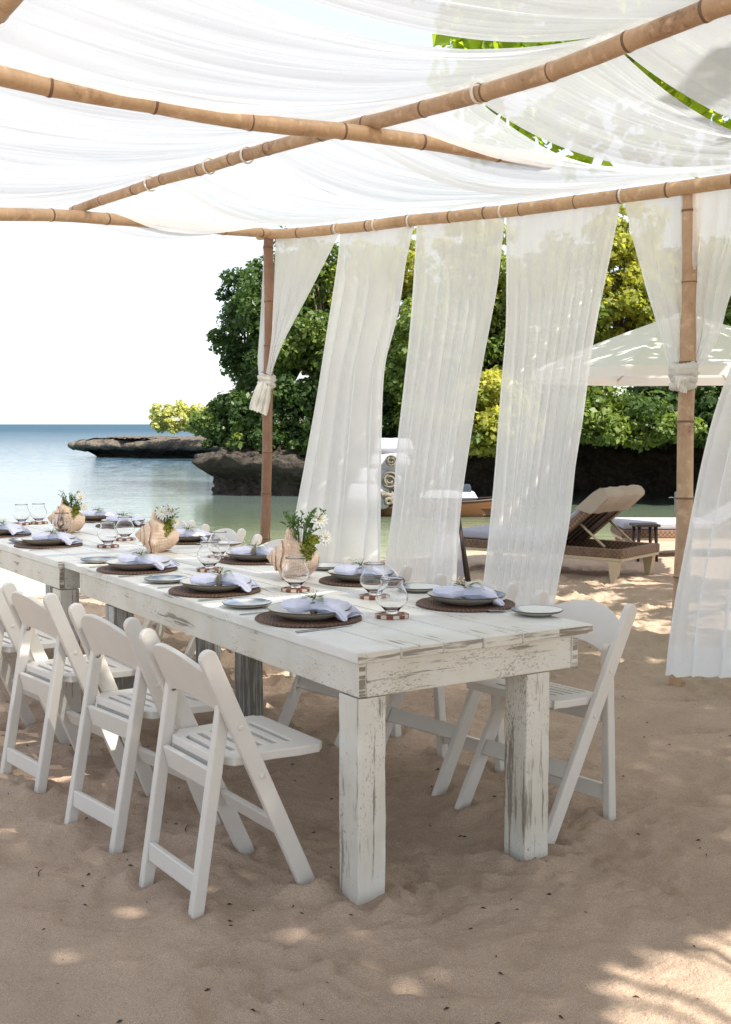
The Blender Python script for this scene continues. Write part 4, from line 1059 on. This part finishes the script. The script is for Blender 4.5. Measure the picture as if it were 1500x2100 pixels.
# ------------------------------------------------------------------ place settings
GM = {'mat': 'woven round placemats', 'plate': 'blue and white dinner plates', 'napkin': 'lilac napkins in rings', 'side': 'small side plates', 'knife': 'steel knives', 'fork': 'steel forks', 'glass': 'stemless glasses', 'coaster': 'red and cream coasters'}
yawR = YAW
Lr = [(633, 1270, 'at the front left table corner'), (441, 1213, 'second along the left table side'), (282, 1169, 'third along the left table side'),
      (100, 1119, 'fourth along the left side'), (0, 1098, 'cut by the left picture edge')]
Rr = [(955, 1241, 'at the front right table corner'), (743, 1193, 'right of the nearest conch'), (525, 1151, 'behind the nearest conch'),
      (388, 1111, 'right of the middle conch'), (255, 1079, 'left of the middle conch'), (205, 1068, 'right of the farthest conch')]
def put(name, me, loc, rz, label, cat, group, mats=None, rot=None):
    o = link(name, me, mats); o.location = loc; o.rotation_euler = rot or (0, 0, rz); return tag(o, label, cat, group)
for side, row in ((-1, Lr), (1, Rr)):
    for i, (px, py, w_) in enumerate(row):
        p = gz(px, py, TZ); z = TZ + .0015
        put('placemat', MESH['mat'], (p.x, p.y, z), random.uniform(0, 6), 'round brown rattan placemat ' + w_, 'placemat', GM['mat'], M['rattan'])
        pr = put('dinner_plate', MESH['plates'][i % 3], (p.x + random.uniform(-.006, .006), p.y, z + .0085), R(random.uniform(-25, 25)), 'blue and white dinner plate ' + w_, 'plate', GM['plate'],
                 rot=(R(random.uniform(-1, 1)), R(random.uniform(-1, 1)), R(random.uniform(-25, 25))))
        nr = put('napkin', MESH['napkins'][(i * 3 + (side > 0)) % 4], (p.x + (.022 if side < 0 else -.004), p.y - .010, z + .014), 0, 'lilac napkin in a woven ring on the plate ' + w_, 'napkin', GM['napkin'], rot=(0, 0, R(-16 + random.uniform(-9, 9)))); nr.scale = (1.08, 1.15, 1.12)
        for (nm, ms, xx, rz_) in (('napkin_ring', 'ring', 0.0, 0), ('fern_sprig', 'fern', .004, R(random.uniform(-35, 5))), ('blossom_sprig', 'baby', 0, R(random.uniform(-20, 20)))):
            ch = link(nm, MESH[ms], None, nr, (xx, -.012 if ms == 'fern' else 0, -.022 if ms == 'fern' else 0), (0, 0, rz_)); ch.scale = (1.35,) * 3 if ms == 'fern' else (1, 1, 1)
        # cutlery: knife right of the sitter, fork left
        fx = V * (-side)                       # way the sitter faces
        rt = Vector((fx.y, -fx.x, 0))          # sitter's right
        kp = p + rt * .205 - fx * .055; fp = p - rt * .200 - fx * .06
        ang = math.atan2(fx.y, fx.x)
        put('knife', MESH['knife'], (kp.x, kp.y, TZ + .001), ang + R(random.uniform(-4, 4)), 'steel table knife beside the placemat ' + w_, 'knife', GM['knife'], M['steel'])
        put('fork', MESH['fork'], (fp.x, fp.y, TZ - .002), ang + R(random.uniform(-8, 8)), 'steel fork beside the placemat ' + w_, 'fork', GM['fork'], M['steel'])
sides = [(507, 1240, 1, 'blue glazed side plate between the first and second left placemats'), (340, 1190, 1, 'blue glazed side plate between the second and third left placemats'), (205, 1150, 1, 'small side plate by the joint of the tables, left of the third left placemat'),
         (52, 1110, 0, 'small white side plate near the left edge of the picture'),
         (1102, 1256, 0, 'white side plate with dark rim at the right front end of the table'), (860, 1208, 0, 'white side plate with dark rim between the two nearest right placemats'),
         (672, 1164, 0, 'white side plate with dark rim right of the nearest conch flowers'), (463, 1117, 0, 'white side plate with dark rim behind the pair of middle glasses'), (318, 1087, 0, 'small white side plate behind the middle conch')]
for (px, py, k, lab) in sides:
    p = gz(px, py, TZ + .008); put('side_plate', MESH['side'][k], (p.x, p.y, TZ + .001), R(random.uniform(-15, 15)), lab, 'side plate', GM['side'])
glasses = [(804, 1266, 'nearest stemless glass, on a red and cream coaster at the front of the table', 1), (768, 1227, 'stemless glass just behind the nearest one', 1), (607, 1212, 'stemless glass in front of the nearest conch', 1),
           (430, 1171, 'stemless glass left of the nearest conch, front of its pair', 1), (449, 1146, 'stemless glass left of the nearest conch, rear of its pair', 1), (222, 1122, 'stemless glass left of the middle conch, front of its pair', 1),
           (257, 1108, 'stemless glass left of the middle conch, rear of its pair', 1), (128, 1098, 'stemless glass in front of the farthest conch', 0), (45, 1076, 'stemless glass left of the farthest conch, at the left edge', 0), (80, 1074, 'stemless glass just left of the farthest conch', 1)]
for i, (px, py, lab, _) in enumerate(glasses):
    p = gz(px, py, TZ); c0_ = lab.replace('stemless glass', '').strip()
    r_ = empty('coaster', (p.x, p.y, TZ + .0015), random.uniform(0, 6), 'checked coaster under the ' + lab, 'coaster', GM['coaster'])
    if ',' in lab: r_['label'] = 'checked coaster under the ' + lab.replace(', on a red and cream coaster', '')
    link('base', MESH['coaster'], M['red_wood'], r_)
    for k in range(16): link('inlay_block', MESH['block_r'] if k % 2 else MESH['block_c'], None, r_, (0, 0, 0), (0, 0, 2 * math.pi * k / 16))
    put('wine_glass', MESH['glass'], (p.x, p.y, TZ + .0135), random.uniform(0, 6), 'clear ' + lab.replace('nearest stemless glass, on a red and cream coaster', 'stemless glass nearest the camera'), 'glass', GM['glass'], M['glass'])

# ------------------------------------------------------------------ conch shells and flowers
def conch_r(a, th):
    """radius of the shell at axial place a (apex -.075, siphon .125) and angle th in 0..2pi"""
    env = np.where(a < 0, .086 * np.clip(1 + a / .078, .02, 1) ** .92, .086 * np.clip(1 - (np.clip(a, 0, 1) / .135) ** 1.25, .0, 1) ** .85 + .007)
    tt = th / (2 * np.pi)
    phi = np.log(np.clip(env, .002, 1) / .086) / np.log(1.62) - tt
    f = phi - np.floor(phi)
    sp = np.where(a < .0, 1.0, 0.0)
    nod = np.abs(np.cos(th * 4.0)) ** 7
    r = env * (1 + sp * (-.16 + .20 * f + .20 * nod * np.exp(-((f - .80) / .13) ** 2)))
    r = r + env * (.36 * nod * np.exp(-((a - .004 - .012 * tt) / .0095) ** 2) + .05 * np.exp(-((a - .004) / .02) ** 2))
    r = r * (1 + np.where(a > -.004, .17 * (tt - .5), 0)) * (1 + .022 * np.sin(a * 900) * (a > 0)) + .0012 * np.sin(th * 34)
    return r
def conch_mesh():
    a = np.concatenate([np.linspace(-.0765, .02, 90), np.linspace(.022, .125, 60)]); th = np.linspace(0, 2 * np.pi, 132)
    A_, T_h = np.meshgrid(a, th, indexing='ij'); r = conch_r(A_, T_h)
    P = np.stack([A_ - .006 * np.cos(T_h * 4) * np.exp(-(A_ / .02) ** 2), r * np.cos(T_h), r * np.sin(T_h)], -1)
    return np_mesh('shell_body', P.reshape(-1, 3), grid_quads(len(a), len(th)), smooth=True)
cm = conch_mesh(); cm.materials.append(M['conch'])
def lip_mesh():
    a = np.linspace(-.012, .118, 34); t = np.linspace(0, 1, 14); A_, T_ = np.meshgrid(a, t, indexing='ij')
    r0_ = conch_r(A_, np.full_like(A_, 2 * np.pi)); w_ = np.sin(np.clip((A_ + .014) / .134, 0, 1) * np.pi) ** .6
    th = T_ * .62 * w_; r = r0_ + (.050 * T_ ** 1.4 + .006 * np.sin(A_ * 150) * T_ ** 2) * w_
    P = np.stack([A_ - .018 * T_ * (1 - A_ / .12), r * np.cos(th), r * np.sin(th)], -1)
    me_ = np_mesh('pink_lip', P.reshape(-1, 3), grid_quads(34, 14), smooth=True); me_.materials.append(M['conch_lip'])
    return me_
lm = lip_mesh()
def daisy(mb, c, nrm, r, n_=13, w_=.22):
    nrm = nrm.normalized(); a = nrm.orthogonal().normalized(); b = nrm.cross(a)
    for k in range(n_):
        t = 2 * math.pi * k / n_; d = a * math.cos(t) + b * math.sin(t); s_ = nrm.cross(d)
        q = [c + d * r * .15, c + d * r * .6 + s_ * r * w_ + nrm * r * .18, c + d * r + nrm * r * .1, c + d * r * .6 - s_ * r * w_ + nrm * r * .18]
        mb.add(q, [(0, 1, 2, 3)])
def bouquet(root, seed, big):
    r_ = random.Random(seed); vs = []; fs = []; tn = []
    mbs = MB()
    def leaf(p, d, l_, w_):
        d = d.normalized(); sd = d.cross(Vector((r_.uniform(-1, 1), r_.uniform(-1, 1), .4))).normalized(); k = len(vs)
        for q in (p, p + d * l_ * .5 + sd * w_, p + d * l_, p + d * l_ * .5 - sd * w_): vs.append(tuple(q))
        fs.append((k, k + 1, k + 2, k + 3)); tn.append(r_.random())
    for s in range(26 if big else 16):
        tip = Vector((r_.uniform(-.055, .075), r_.uniform(-.05, .04), r_.uniform(.06, .135 if big else .12))); mid = tip * .5 + Vector((0, 0, .02))
        mbs.tube([(0, 0, -.02), mid, tip], [.0013, .001, .0006], 4)
        for k in range(16):
            t = .35 + .65 * k / 15; p = mid.lerp(tip, (t - .35) / .65); leaf(p, Vector((r_.uniform(-1, 1), r_.uniform(-1, 1), r_.uniform(0, 1.2))), r_.uniform(.008, .016), .0028)
    mbs.obj('stem', M['stem'], root)
    link('foliage', np_mesh('foliage', vs, fs, False, tn), M['sprig'], root)
    mv = []; mf = []; mt = []
    v_, q_, t_ = leaf_cloud([(.02, -.015, .015), (.035, -.005, .04), (.01, -.02, -.01)], [.03, .026, .024], 260, .007)
    link('moss', np_mesh('moss', v_, q_, False, t_), M['moss'], root)
    for (c_, nn, rad) in ([((.055, -.01, .10), (.3, -1, .25), .030), ((.072, -.005, .045), (.5, -1, .1), .026)] if big else [((-.005, -.02, .085), (-.1, -1, .5), .034), ((.03, -.02, .095), (.3, -1, .5), .032), ((.055, -.01, .04), (.7, -1, .0), .028)]):
        mb = MB(); daisy(mb, Vector(c_), Vector(nn), rad); daisy(mb, Vector(c_) + Vector(nn).normalized() * .004, Vector(nn), rad * .75, 9)
        fl = mb.obj('flower', M['petal'], root)
        mb = MB(); mb.lathe([(.0001, .004), (.004, .003), (.005, 0), (.0001, -.002)], 10); ey = mb.obj('flower_eye', M['yellow'], fl); ey.location = Vector(c_) + Vector(nn).normalized() * .008
shells = [(588, 1180, 1.13, 'nearest pale conch shell vase, behind the nearest glasses', 'tall greenery with white daisies standing in the nearest conch shell', True, 8),
          (312, 1126, 1.12, 'middle tan conch shell vase on the joint of the tables', 'white lilies with moss standing in the middle conch shell', False, 14),
          (128, 1087, 1.12, 'farthest pale conch shell vase near the left edge', 'white blossoms with wispy sprigs standing in the farthest conch shell', True, 0)]
for k, (px, py, sc, lab, flab, big, yw) in enumerate(shells):
    p = gz(px, py + 6, TZ); root = empty('conch_shell', (p.x, p.y, TZ + .078 * sc), R(yw), lab, 'conch shell', 'conch shell vases')
    rot = (R(-75), R(4), R(-10 + 9 * k))
    b_ = link('shell_body', cm, None, root, (0, 0, 0), rot); b_.scale = (sc,) * 3
    l_ = link('pink_lip', lm, None, root, (0, 0, 0), rot); l_.scale = (sc,) * 3
    f_ = empty('flower_bouquet', (p.x + .055 * sc, p.y - .02, TZ + .10 * sc), R(yw), flab, 'flowers', 'flowers in the conch shells')
    bouquet(f_, 20 + k, big); f_.scale = (1.45 if k == 0 else 1.12,) * 3

# ------------------------------------------------------------------ loungers, umbrella, boat and the things on the shore
def cushion_mesh(a, b, r=.03, n_=3):
    mb = MB(); mb.box(a, b); return mb
def lounger(name, label, org, yaw, L=1.95, W=.72, back_at=1.30, angle=50, cover=True):
    root = empty(name, org, yaw, label, 'sun lounger', 'wicker sun loungers on the sand')
    mb = MB(); mb.box((0, 0, .215), (L, .07, .295)); mb.obj('side_rail', M['wicker'], root, bevel=.006)
    mb = MB(); mb.box((0, W - .07, .215), (L, W, .295)); mb.obj('side_rail', M['wicker'], root, bevel=.006)
    mb = MB(); mb.box((0, .072, .215), (.07, W - .072, .295)); mb.obj('end_rail', M['wicker'], root, bevel=.006)
    mb = MB(); mb.box((L - .07, .072, .215), (L, W - .072, .295)); mb.obj('end_rail', M['wicker'], root, bevel=.006)
    mb = MB(); mb.box((.005, .005, .185), (L - .005, W - .005, .2135)); mb.obj('base_frame', M['beige_leg'], root, bevel=.004)
    for x in (.04, L - .15):
        for y in (.0, W - .07):
            dx = .03 if x < 1 else -.0
            mb = MB(); s_ = 1 if x > 1 else -1
            mb.prism([(x, .184), (x + .11, .184), (x + (.075 if s_ > 0 else .075), -.05), (x + .035, -.05)], 1, y, y + .07); mb.obj('leg', M['beige_leg'], root, bevel=.004)
    mb = MB(); mb.box((.02, .03, .297), (back_at - .01, W - .03, .385)); mb.obj('mattress', M['cushion'], root, bevel=.03, seg=3)
    BL = .74; Mx = Matrix.Translation((back_at, 0, .30)) @ Matrix.Rotation(R(-angle), 4, 'Y')
    mb = MB(); mb.box((0, .03, -.03), (BL, .10, .03), M=Mx); mb.box((0, W - .10, -.03), (BL, W - .03, .03), M=Mx); mb.box((BL - .07, .102, -.028), (BL, W - .102, .028), M=Mx); mb.obj('back_frame', M['wicker'], root)
    mb = MB(); mb.box((.0, .102, -.016), (BL - .072, W - .102, .012), M=Mx); bp = mb.obj('back_panel', M['darkwood'], root)
    for q in range(3):
        yq = .20 + q * .13; mb = MB(); mb.box((.02, yq, -.030), (BL - .08, yq + .035, -.018), M=Mx); mb.obj('back_slat', M['darkwood'], bp)
    mb = MB(); mb.box((.0, .025, .032), (BL + .02, W - .025, .085), M=Mx); mb.obj('back_cushion', M['cushion'], root, bevel=.03, seg=3)
    if cover:
        # cream cover drawn over the head of the backrest, front, top, back flap
        mb = MB(); nn = 24; prof = [(BL - .30, .090), (BL - .06, .092), (BL + .03, .078), (BL + .052, .04), (BL + .05, -.02), (BL + .03, -.045), (BL - .08, -.05), (BL - .20, -.052)]
        vs = []
        for k in range(nn + 1):
            y = .012 + (W - .024) * k / nn
            for i, (a, b) in enumerate(prof): vs.append(Mx @ Vector((a + (.005 * math.sin(k * .7) if i in (0, 7) else .003 * math.sin(k * 2 + i)), y, b + .005 * math.sin(k * .9 + i))))
        m_ = len(prof); fs = [(k * m_ + i, (k + 1) * m_ + i, (k + 1) * m_ + i + 1, k * m_ + i + 1) for k in range(nn) for i in range(m_ - 1)]
        mb.add(vs, fs, smooth=True)
        mb.add([Mx @ Vector((a, .011, b)) for a, b in prof], [list(range(m_))]); mb.add([Mx @ Vector((a, W - .011, b)) for a, b in prof], [list(range(m_))])
        mb.obj('headrest_cover', M['canvas'], root)
    e = math.cos(R(angle)) * BL * .5; z_ = .30 + math.sin(R(angle)) * BL * .5
    for y in (.11, W - .11):
        mb = MB(); mb.tube([(back_at + e, y, z_ - .03), (min(L - .06, back_at + e + .26), y, .30)], .012, 6); mb.obj('support_strut', M['beige_leg'], root)
    return root
p1 = gz(1283, 1192, 0)
ya = math.atan2(.22, 1.95)
lx = Vector((math.cos(-ya), math.sin(-ya), 0)); ly = Vector((-lx.y, lx.x, 0))
ya = R(38.5); lx = Vector((math.cos(-ya), math.sin(-ya), 0)); p1 = gz(1272, 1194, 0); o1 = p1 - lx * 1.88
lounger('sun_lounger', 'wicker sun lounger with raised back under a cream cover, right of the widest curtain', (o1.x, o1.y, 0), -ya, L=1.9, W=.80, back_at=1.12, angle=40)
lounger('sun_lounger', 'wicker sun lounger behind the right post, its low back and white mattress just in view', at(1275, 1150, 12.6).xy.to_3d() + Vector((0, 0, 0)), R(-2), L=1.9, back_at=1.02, angle=28, cover=True)
lounger('sun_lounger', 'sun lounger seen only through the rightmost curtain', (3.25, 8.6, 0), R(4), angle=50)
pp = at(1372, 1083, 13.0); mb = MB()
for k in range(5): mb.torus((0, 0, 0), (0, 1, 0), .004 + k * .013, .0075, 18, 8)
for k in range(6):
    mb.torus((0, .0 + k * .05, 0), (0, 1, 0), .056, .0075, 18, 6)
mb.lathe([(.0585, 0.002), (.0585, .30)], 20); kk = len(mb.v) - 40
for i in range(kk, len(mb.v)): mb.v[i] = (mb.v[i][0], mb.v[i][2], mb.v[i][1])
tw = mb.obj('rolled_towel', M['grey_towel'], loc=pp); tag(tw, 'rolled grey towel on the lounger behind the right post', 'towel')

# small dark side table between the loungers
sp = at(1322, 1120, 12.4); st = empty('side_table', (sp.x, sp.y, 0), R(5), 'small dark wooden side table between the two right loungers', 'side table')
mb = MB(); mb.box((-.13, -.13, .36), (.13, .13, .385)); mb.obj('table_top', M['darkwood'], st, bevel=.004)
for (x, y) in ((-.09, -.09), (.09, -.09), (-.09, .09), (.09, .09)):
    mb = MB(); mb.tube([(x, y, .36), (x * 1.15, y * 1.15, -.06)], [.02, .014], 6); mb.obj('leg', M['darkwood'], st)

# umbrella
ub = gz(1391, 1180, 0); umb = empty('beach_umbrella', (ub.x, ub.y, 0), 0, 'large white canvas beach umbrella on a grey pole beside the right bamboo post', 'umbrella')
mb = MB(); mb.tube([(0, 0, -.2), (0, 0, 1.2), (0, 0, 2.62)], .024, 14); mb.obj('pole', M['pole'], umb)
mb = MB(); mb.box((-.045, -.04, .60), (.02, .03, .80)); bx_ = mb.obj('crank_box', M['pole'], umb, bevel=.012, seg=3)
mb = MB(); mb.tube([(-.045, -.02, .74), (-.085, -.03, .75), (-.11, -.03, .745)], .005, 6); mb.obj('crank_handle', M['steel'], bx_)
W_ = 1.46; zc, ze = 2.50, 1.93; corners = [(-W_ * 1.0, 0.15), (-W_ * .55, -W_ * .95), (W_ * .85, -W_ * .85), (W_ * 1.05, 0.2), (W_ * .7, W_), (-W_ * .7, W_)]
corners = [(W_ * 1.02 * math.cos(2 * math.pi * k / 8 + R(12)), W_ * 1.02 * math.sin(2 * math.pi * k / 8 + R(12))) for k in range(8)]
for k in range(8):
    a = corners[k]; b = corners[(k + 1) % 8]; mb = MB(); nn = 10; vs = []
    for i in range(nn + 1):
        t = i / nn
        for j in range(nn + 1):
            u_ = j / nn; x = (a[0] * (1 - u_) + b[0] * u_) * t; y = (a[1] * (1 - u_) + b[1] * u_) * t
            vs.append((x, y, zc - (zc - ze) * t ** .92 + .03 * math.sin(math.pi * t) - .05 * 4 * u_ * (1 - u_) * t * (1 - t) * 1.6))
    fs = [(i * (nn + 1) + j, (i + 1) * (nn + 1) + j, (i + 1) * (nn + 1) + j + 1, i * (nn + 1) + j + 1) for i in range(nn) for j in range(nn)]
    mb.add(vs, fs, smooth=True)
    base_ = vs[-(nn + 1):]; low = [(x, y, z - .085) for x, y, z in base_]
    mb.add(base_ + low, [(i, i + 1, nn + 2 + i, nn + 1 + i) for i in range(nn)])
    mb.obj('canopy_panel', M['umb_cloth'], umb)
    mb = MB(); mb.tube([(0, 0, 2.40), (a[0] * .98, a[1] * .98, ze - .03)], .009, 5); rb = mb.obj('rib', M['cream_wood'], umb)
    mb = MB(); mb.tube([(0, 0, 1.95), (a[0] * .55, a[1] * .55, ze - .03 + (2.40 - ze) * .45)], .008, 5); mb.obj('strut', M['cream_wood'], rb)

# dark easel like stand behind the middle curtain
es = gz(930, 1216, 0); stn = empty('folding_stand', (es.x, es.y, 0), R(8), 'dark wooden a frame stand with a white cloth panel behind the middle curtain', 'stand')
tp = Vector((.0, .05, .70))
for (x, y) in ((-.26, -.02), (.15, -.02), (-.05, .5)):
    mb = MB(); e = Vector((x, y, -.05)); d = tp + Vector((x * .25, 0, 0)) - e
    mb.tube([e, e + d], [.026, .022], 4); mb.obj('leg', M['darkwood'], stn)
mb = MB(); mb.prism([(-.22, .14), (.09, .14), (.03, .62), (-.15, .62)], 1, -.025, -.012); mb.obj('cloth_panel', M['cushion'], stn)

# wooden boat with cushions
bt = empty('wooden_boat', (1.35, 21.6, WZ), R(-2), 'varnished wooden boat on the lagoon behind the middle curtains', 'boat')
n_ = 24; vs = []; 
for i in range(n_ + 1):
    t = -1 + 2 * i / n_; x = t * 1.45; wv = .42 * (1 - abs(t) ** 2.6) + .01; sh = .10 * t * t
    for k in range(9):
        a = math.pi * k / 8; vs.append((x, -math.cos(a) * wv, .26 + sh - math.sin(a) ** .8 * .42))
fs = [(i * 9 + k, (i + 1) * 9 + k, (i + 1) * 9 + k + 1, i * 9 + k + 1) for i in range(n_) for k in range(8)]
mb = MB(); mb.add(vs, fs, smooth=True); mb.obj('hull', M['boat'], bt)
mb = MB()
for side in (0, 8): mb.tube([Vector(vs[i * 9 + side]) + Vector((0, 0, .015)) for i in range(n_ + 1)], .022, 6)
mb.obj('gunwale', M['darkwood'], bt)
mb = MB(); mb.box((-1.1, -.34, .16), (1.1, .34, .19)); mb.obj('deck', M['boat'], bt)
def pillow(name, label, c, s, mat, rz=0, group=None, cat='cushion'):
    nu, nv = 20, 20; u = np.linspace(-1, 1, nu); v = np.linspace(-1, 1, nv); Ux, Vy = np.meshgrid(u, v, indexing='ij'); th = (1 - np.abs(Ux) ** 8) ** .4 * (1 - np.abs(Vy) ** 8) ** .4
    wr = .08 * fbm(Ux * 3 + c[0], Vy * 3, 3, int(c[2] * 100))
    top = np.stack([Ux * s[0], Vy * s[1], th * s[2] * (1 + wr)], -1).reshape(-1, 3); bot = np.stack([Ux * s[0], Vy * s[1], -th * s[2] * .8], -1).reshape(-1, 3)
    q = grid_quads(nu, nv); me_ = np_mesh(name, np.r_[top, bot], np.r_[q, q[:, ::-1] + nu * nv], smooth=True)
    o_ = link(name, me_, M[mat]); o_.location = c; o_.rotation_euler = (0, 0, rz); return tag(o_, label, cat, group)
GQ = 'white cushions stacked on the boat'
bx0 = at(790, 1000, 21.5)
pillow('cushion', 'lowest white cushion of the stack on the boat, left', (bx0.x - .30, 21.5, .10), (.40, .35, .26), 'cushion', 0, GQ)
pillow('cushion', 'middle white cushion of the stack on the boat', (bx0.x - .12, 21.6, .42), (.40, .3, .22), 'cushion', .1, GQ)
pillow('cushion', 'upper white cushion of the stack on the boat', (bx0.x + .10, 21.6, .72), (.36, .3, .20), 'cushion', -.1, GQ)
pillow('cushion', 'topmost pale cushion of the stack on the boat', (bx0.x + .16, 21.6, 1.00), (.34, .25, .18), 'cushion', .1, GQ)
pillow('cushion', 'white seat cushion at the middle of the boat', (1.55, 21.6, .10), (.5, .3, .12), 'cushion', 0, GQ)
# knitted throws rolled up, each roll its own
for i, (px, py, r_, lab) in enumerate([(800, 985, .15, 'large rolled beige knitted throw between the first two curtains'), (803, 945, .10, 'small rolled beige throw on top of the larger rolls'), (795, 1020, .13, 'lowest rolled beige throw just above the boat rail')]):
    mb = MB(); c = at(px, py, 21.15); rq = random.Random(i + 3)
    if i < 2:
        mb.tube([Vector(((r_ * (1 - .75 * k / 60)) * math.cos(k * .33), -.02 * math.sin(k * .5), (r_ * (1 - .75 * k / 60)) * math.sin(k * .33))) for k in range(60)], r_ * .135, 8)
        mb.tube([Vector((0, .01, 0)), Vector((0, .3, 0))], r_ * 1.02, 20)
    else:
        for q in range(7):
            cc_ = Vector((rq.uniform(-.4, .4) * r_, rq.uniform(-.05, .1), rq.uniform(-.5, .5) * r_)); ax_ = Vector((rq.uniform(-.7, .7), -1, rq.uniform(-.7, .7)))
            mb.torus(cc_, ax_, r_ * rq.uniform(.3, .75), r_ * .27, 18, 7)
    tag(mb.obj('rolled_throw', M['knit'], loc=c), lab, 'throw', 'rolled knitted throws on the boat')
o_ = pillow('bag', 'dark navy bag on the boat beside the widest curtain', (at(953, 1005, 21.5).x, 21.5, .16), (.12, .15, .18), 'navy', 0, None, 'bag')

# ------------------------------------------------------------------ dry bits scattered on the sand
mb = MB(); r_ = random.Random(9)
for k in range(1300):
    x = r_.uniform(-2.6, 4.2); y = 2.7 + r_.random() ** 1.4 * 7; l_ = r_.choice([.002, .003, .003, .005, .008, .011]); a = r_.uniform(0, 6.28)
    z = float(sand_h(x, y)) + .002; d = Vector((math.cos(a), math.sin(a), 0)); w_ = Vector((-d.y, d.x, 0)) * l_ * r_.uniform(.18, .5)
    c = Vector((x, y, z))
    mb.add([c - d * l_, c + w_ * .6 , c + d * l_, c - w_ * .6, c + Vector((0, 0, l_ * .5))], [(0, 1, 4), (1, 2, 4), (2, 3, 4), (3, 0, 4)])
tag(mb.obj('dry_debris', M['debris']), 'tiny dark dry bits scattered on the sand', 'debris', kind='stuff')
def curved_stick(px, py, l_, lab):
    c = gz(px, py, 0); c.z = float(sand_h(c.x, c.y)) + .004; mb = MB(); mb.tube([(0, 0, 0), (l_ * .3, l_ * .05, .006), (l_ * .7, 0, .005), (l_, -l_ * .12, .003)], [.0015, .002, .0015, .0008], 5)
    o = mb.obj('twig', M['debris'], loc=c, rot=(0, 0, R(100))); tag(o, lab, 'twig')
curved_stick(383, 1715, .07, 'small curved dark twig on the sand under the nearest chair')
curved_stick(80, 1795, .05, 'thin twig on the sand left of the chairs')
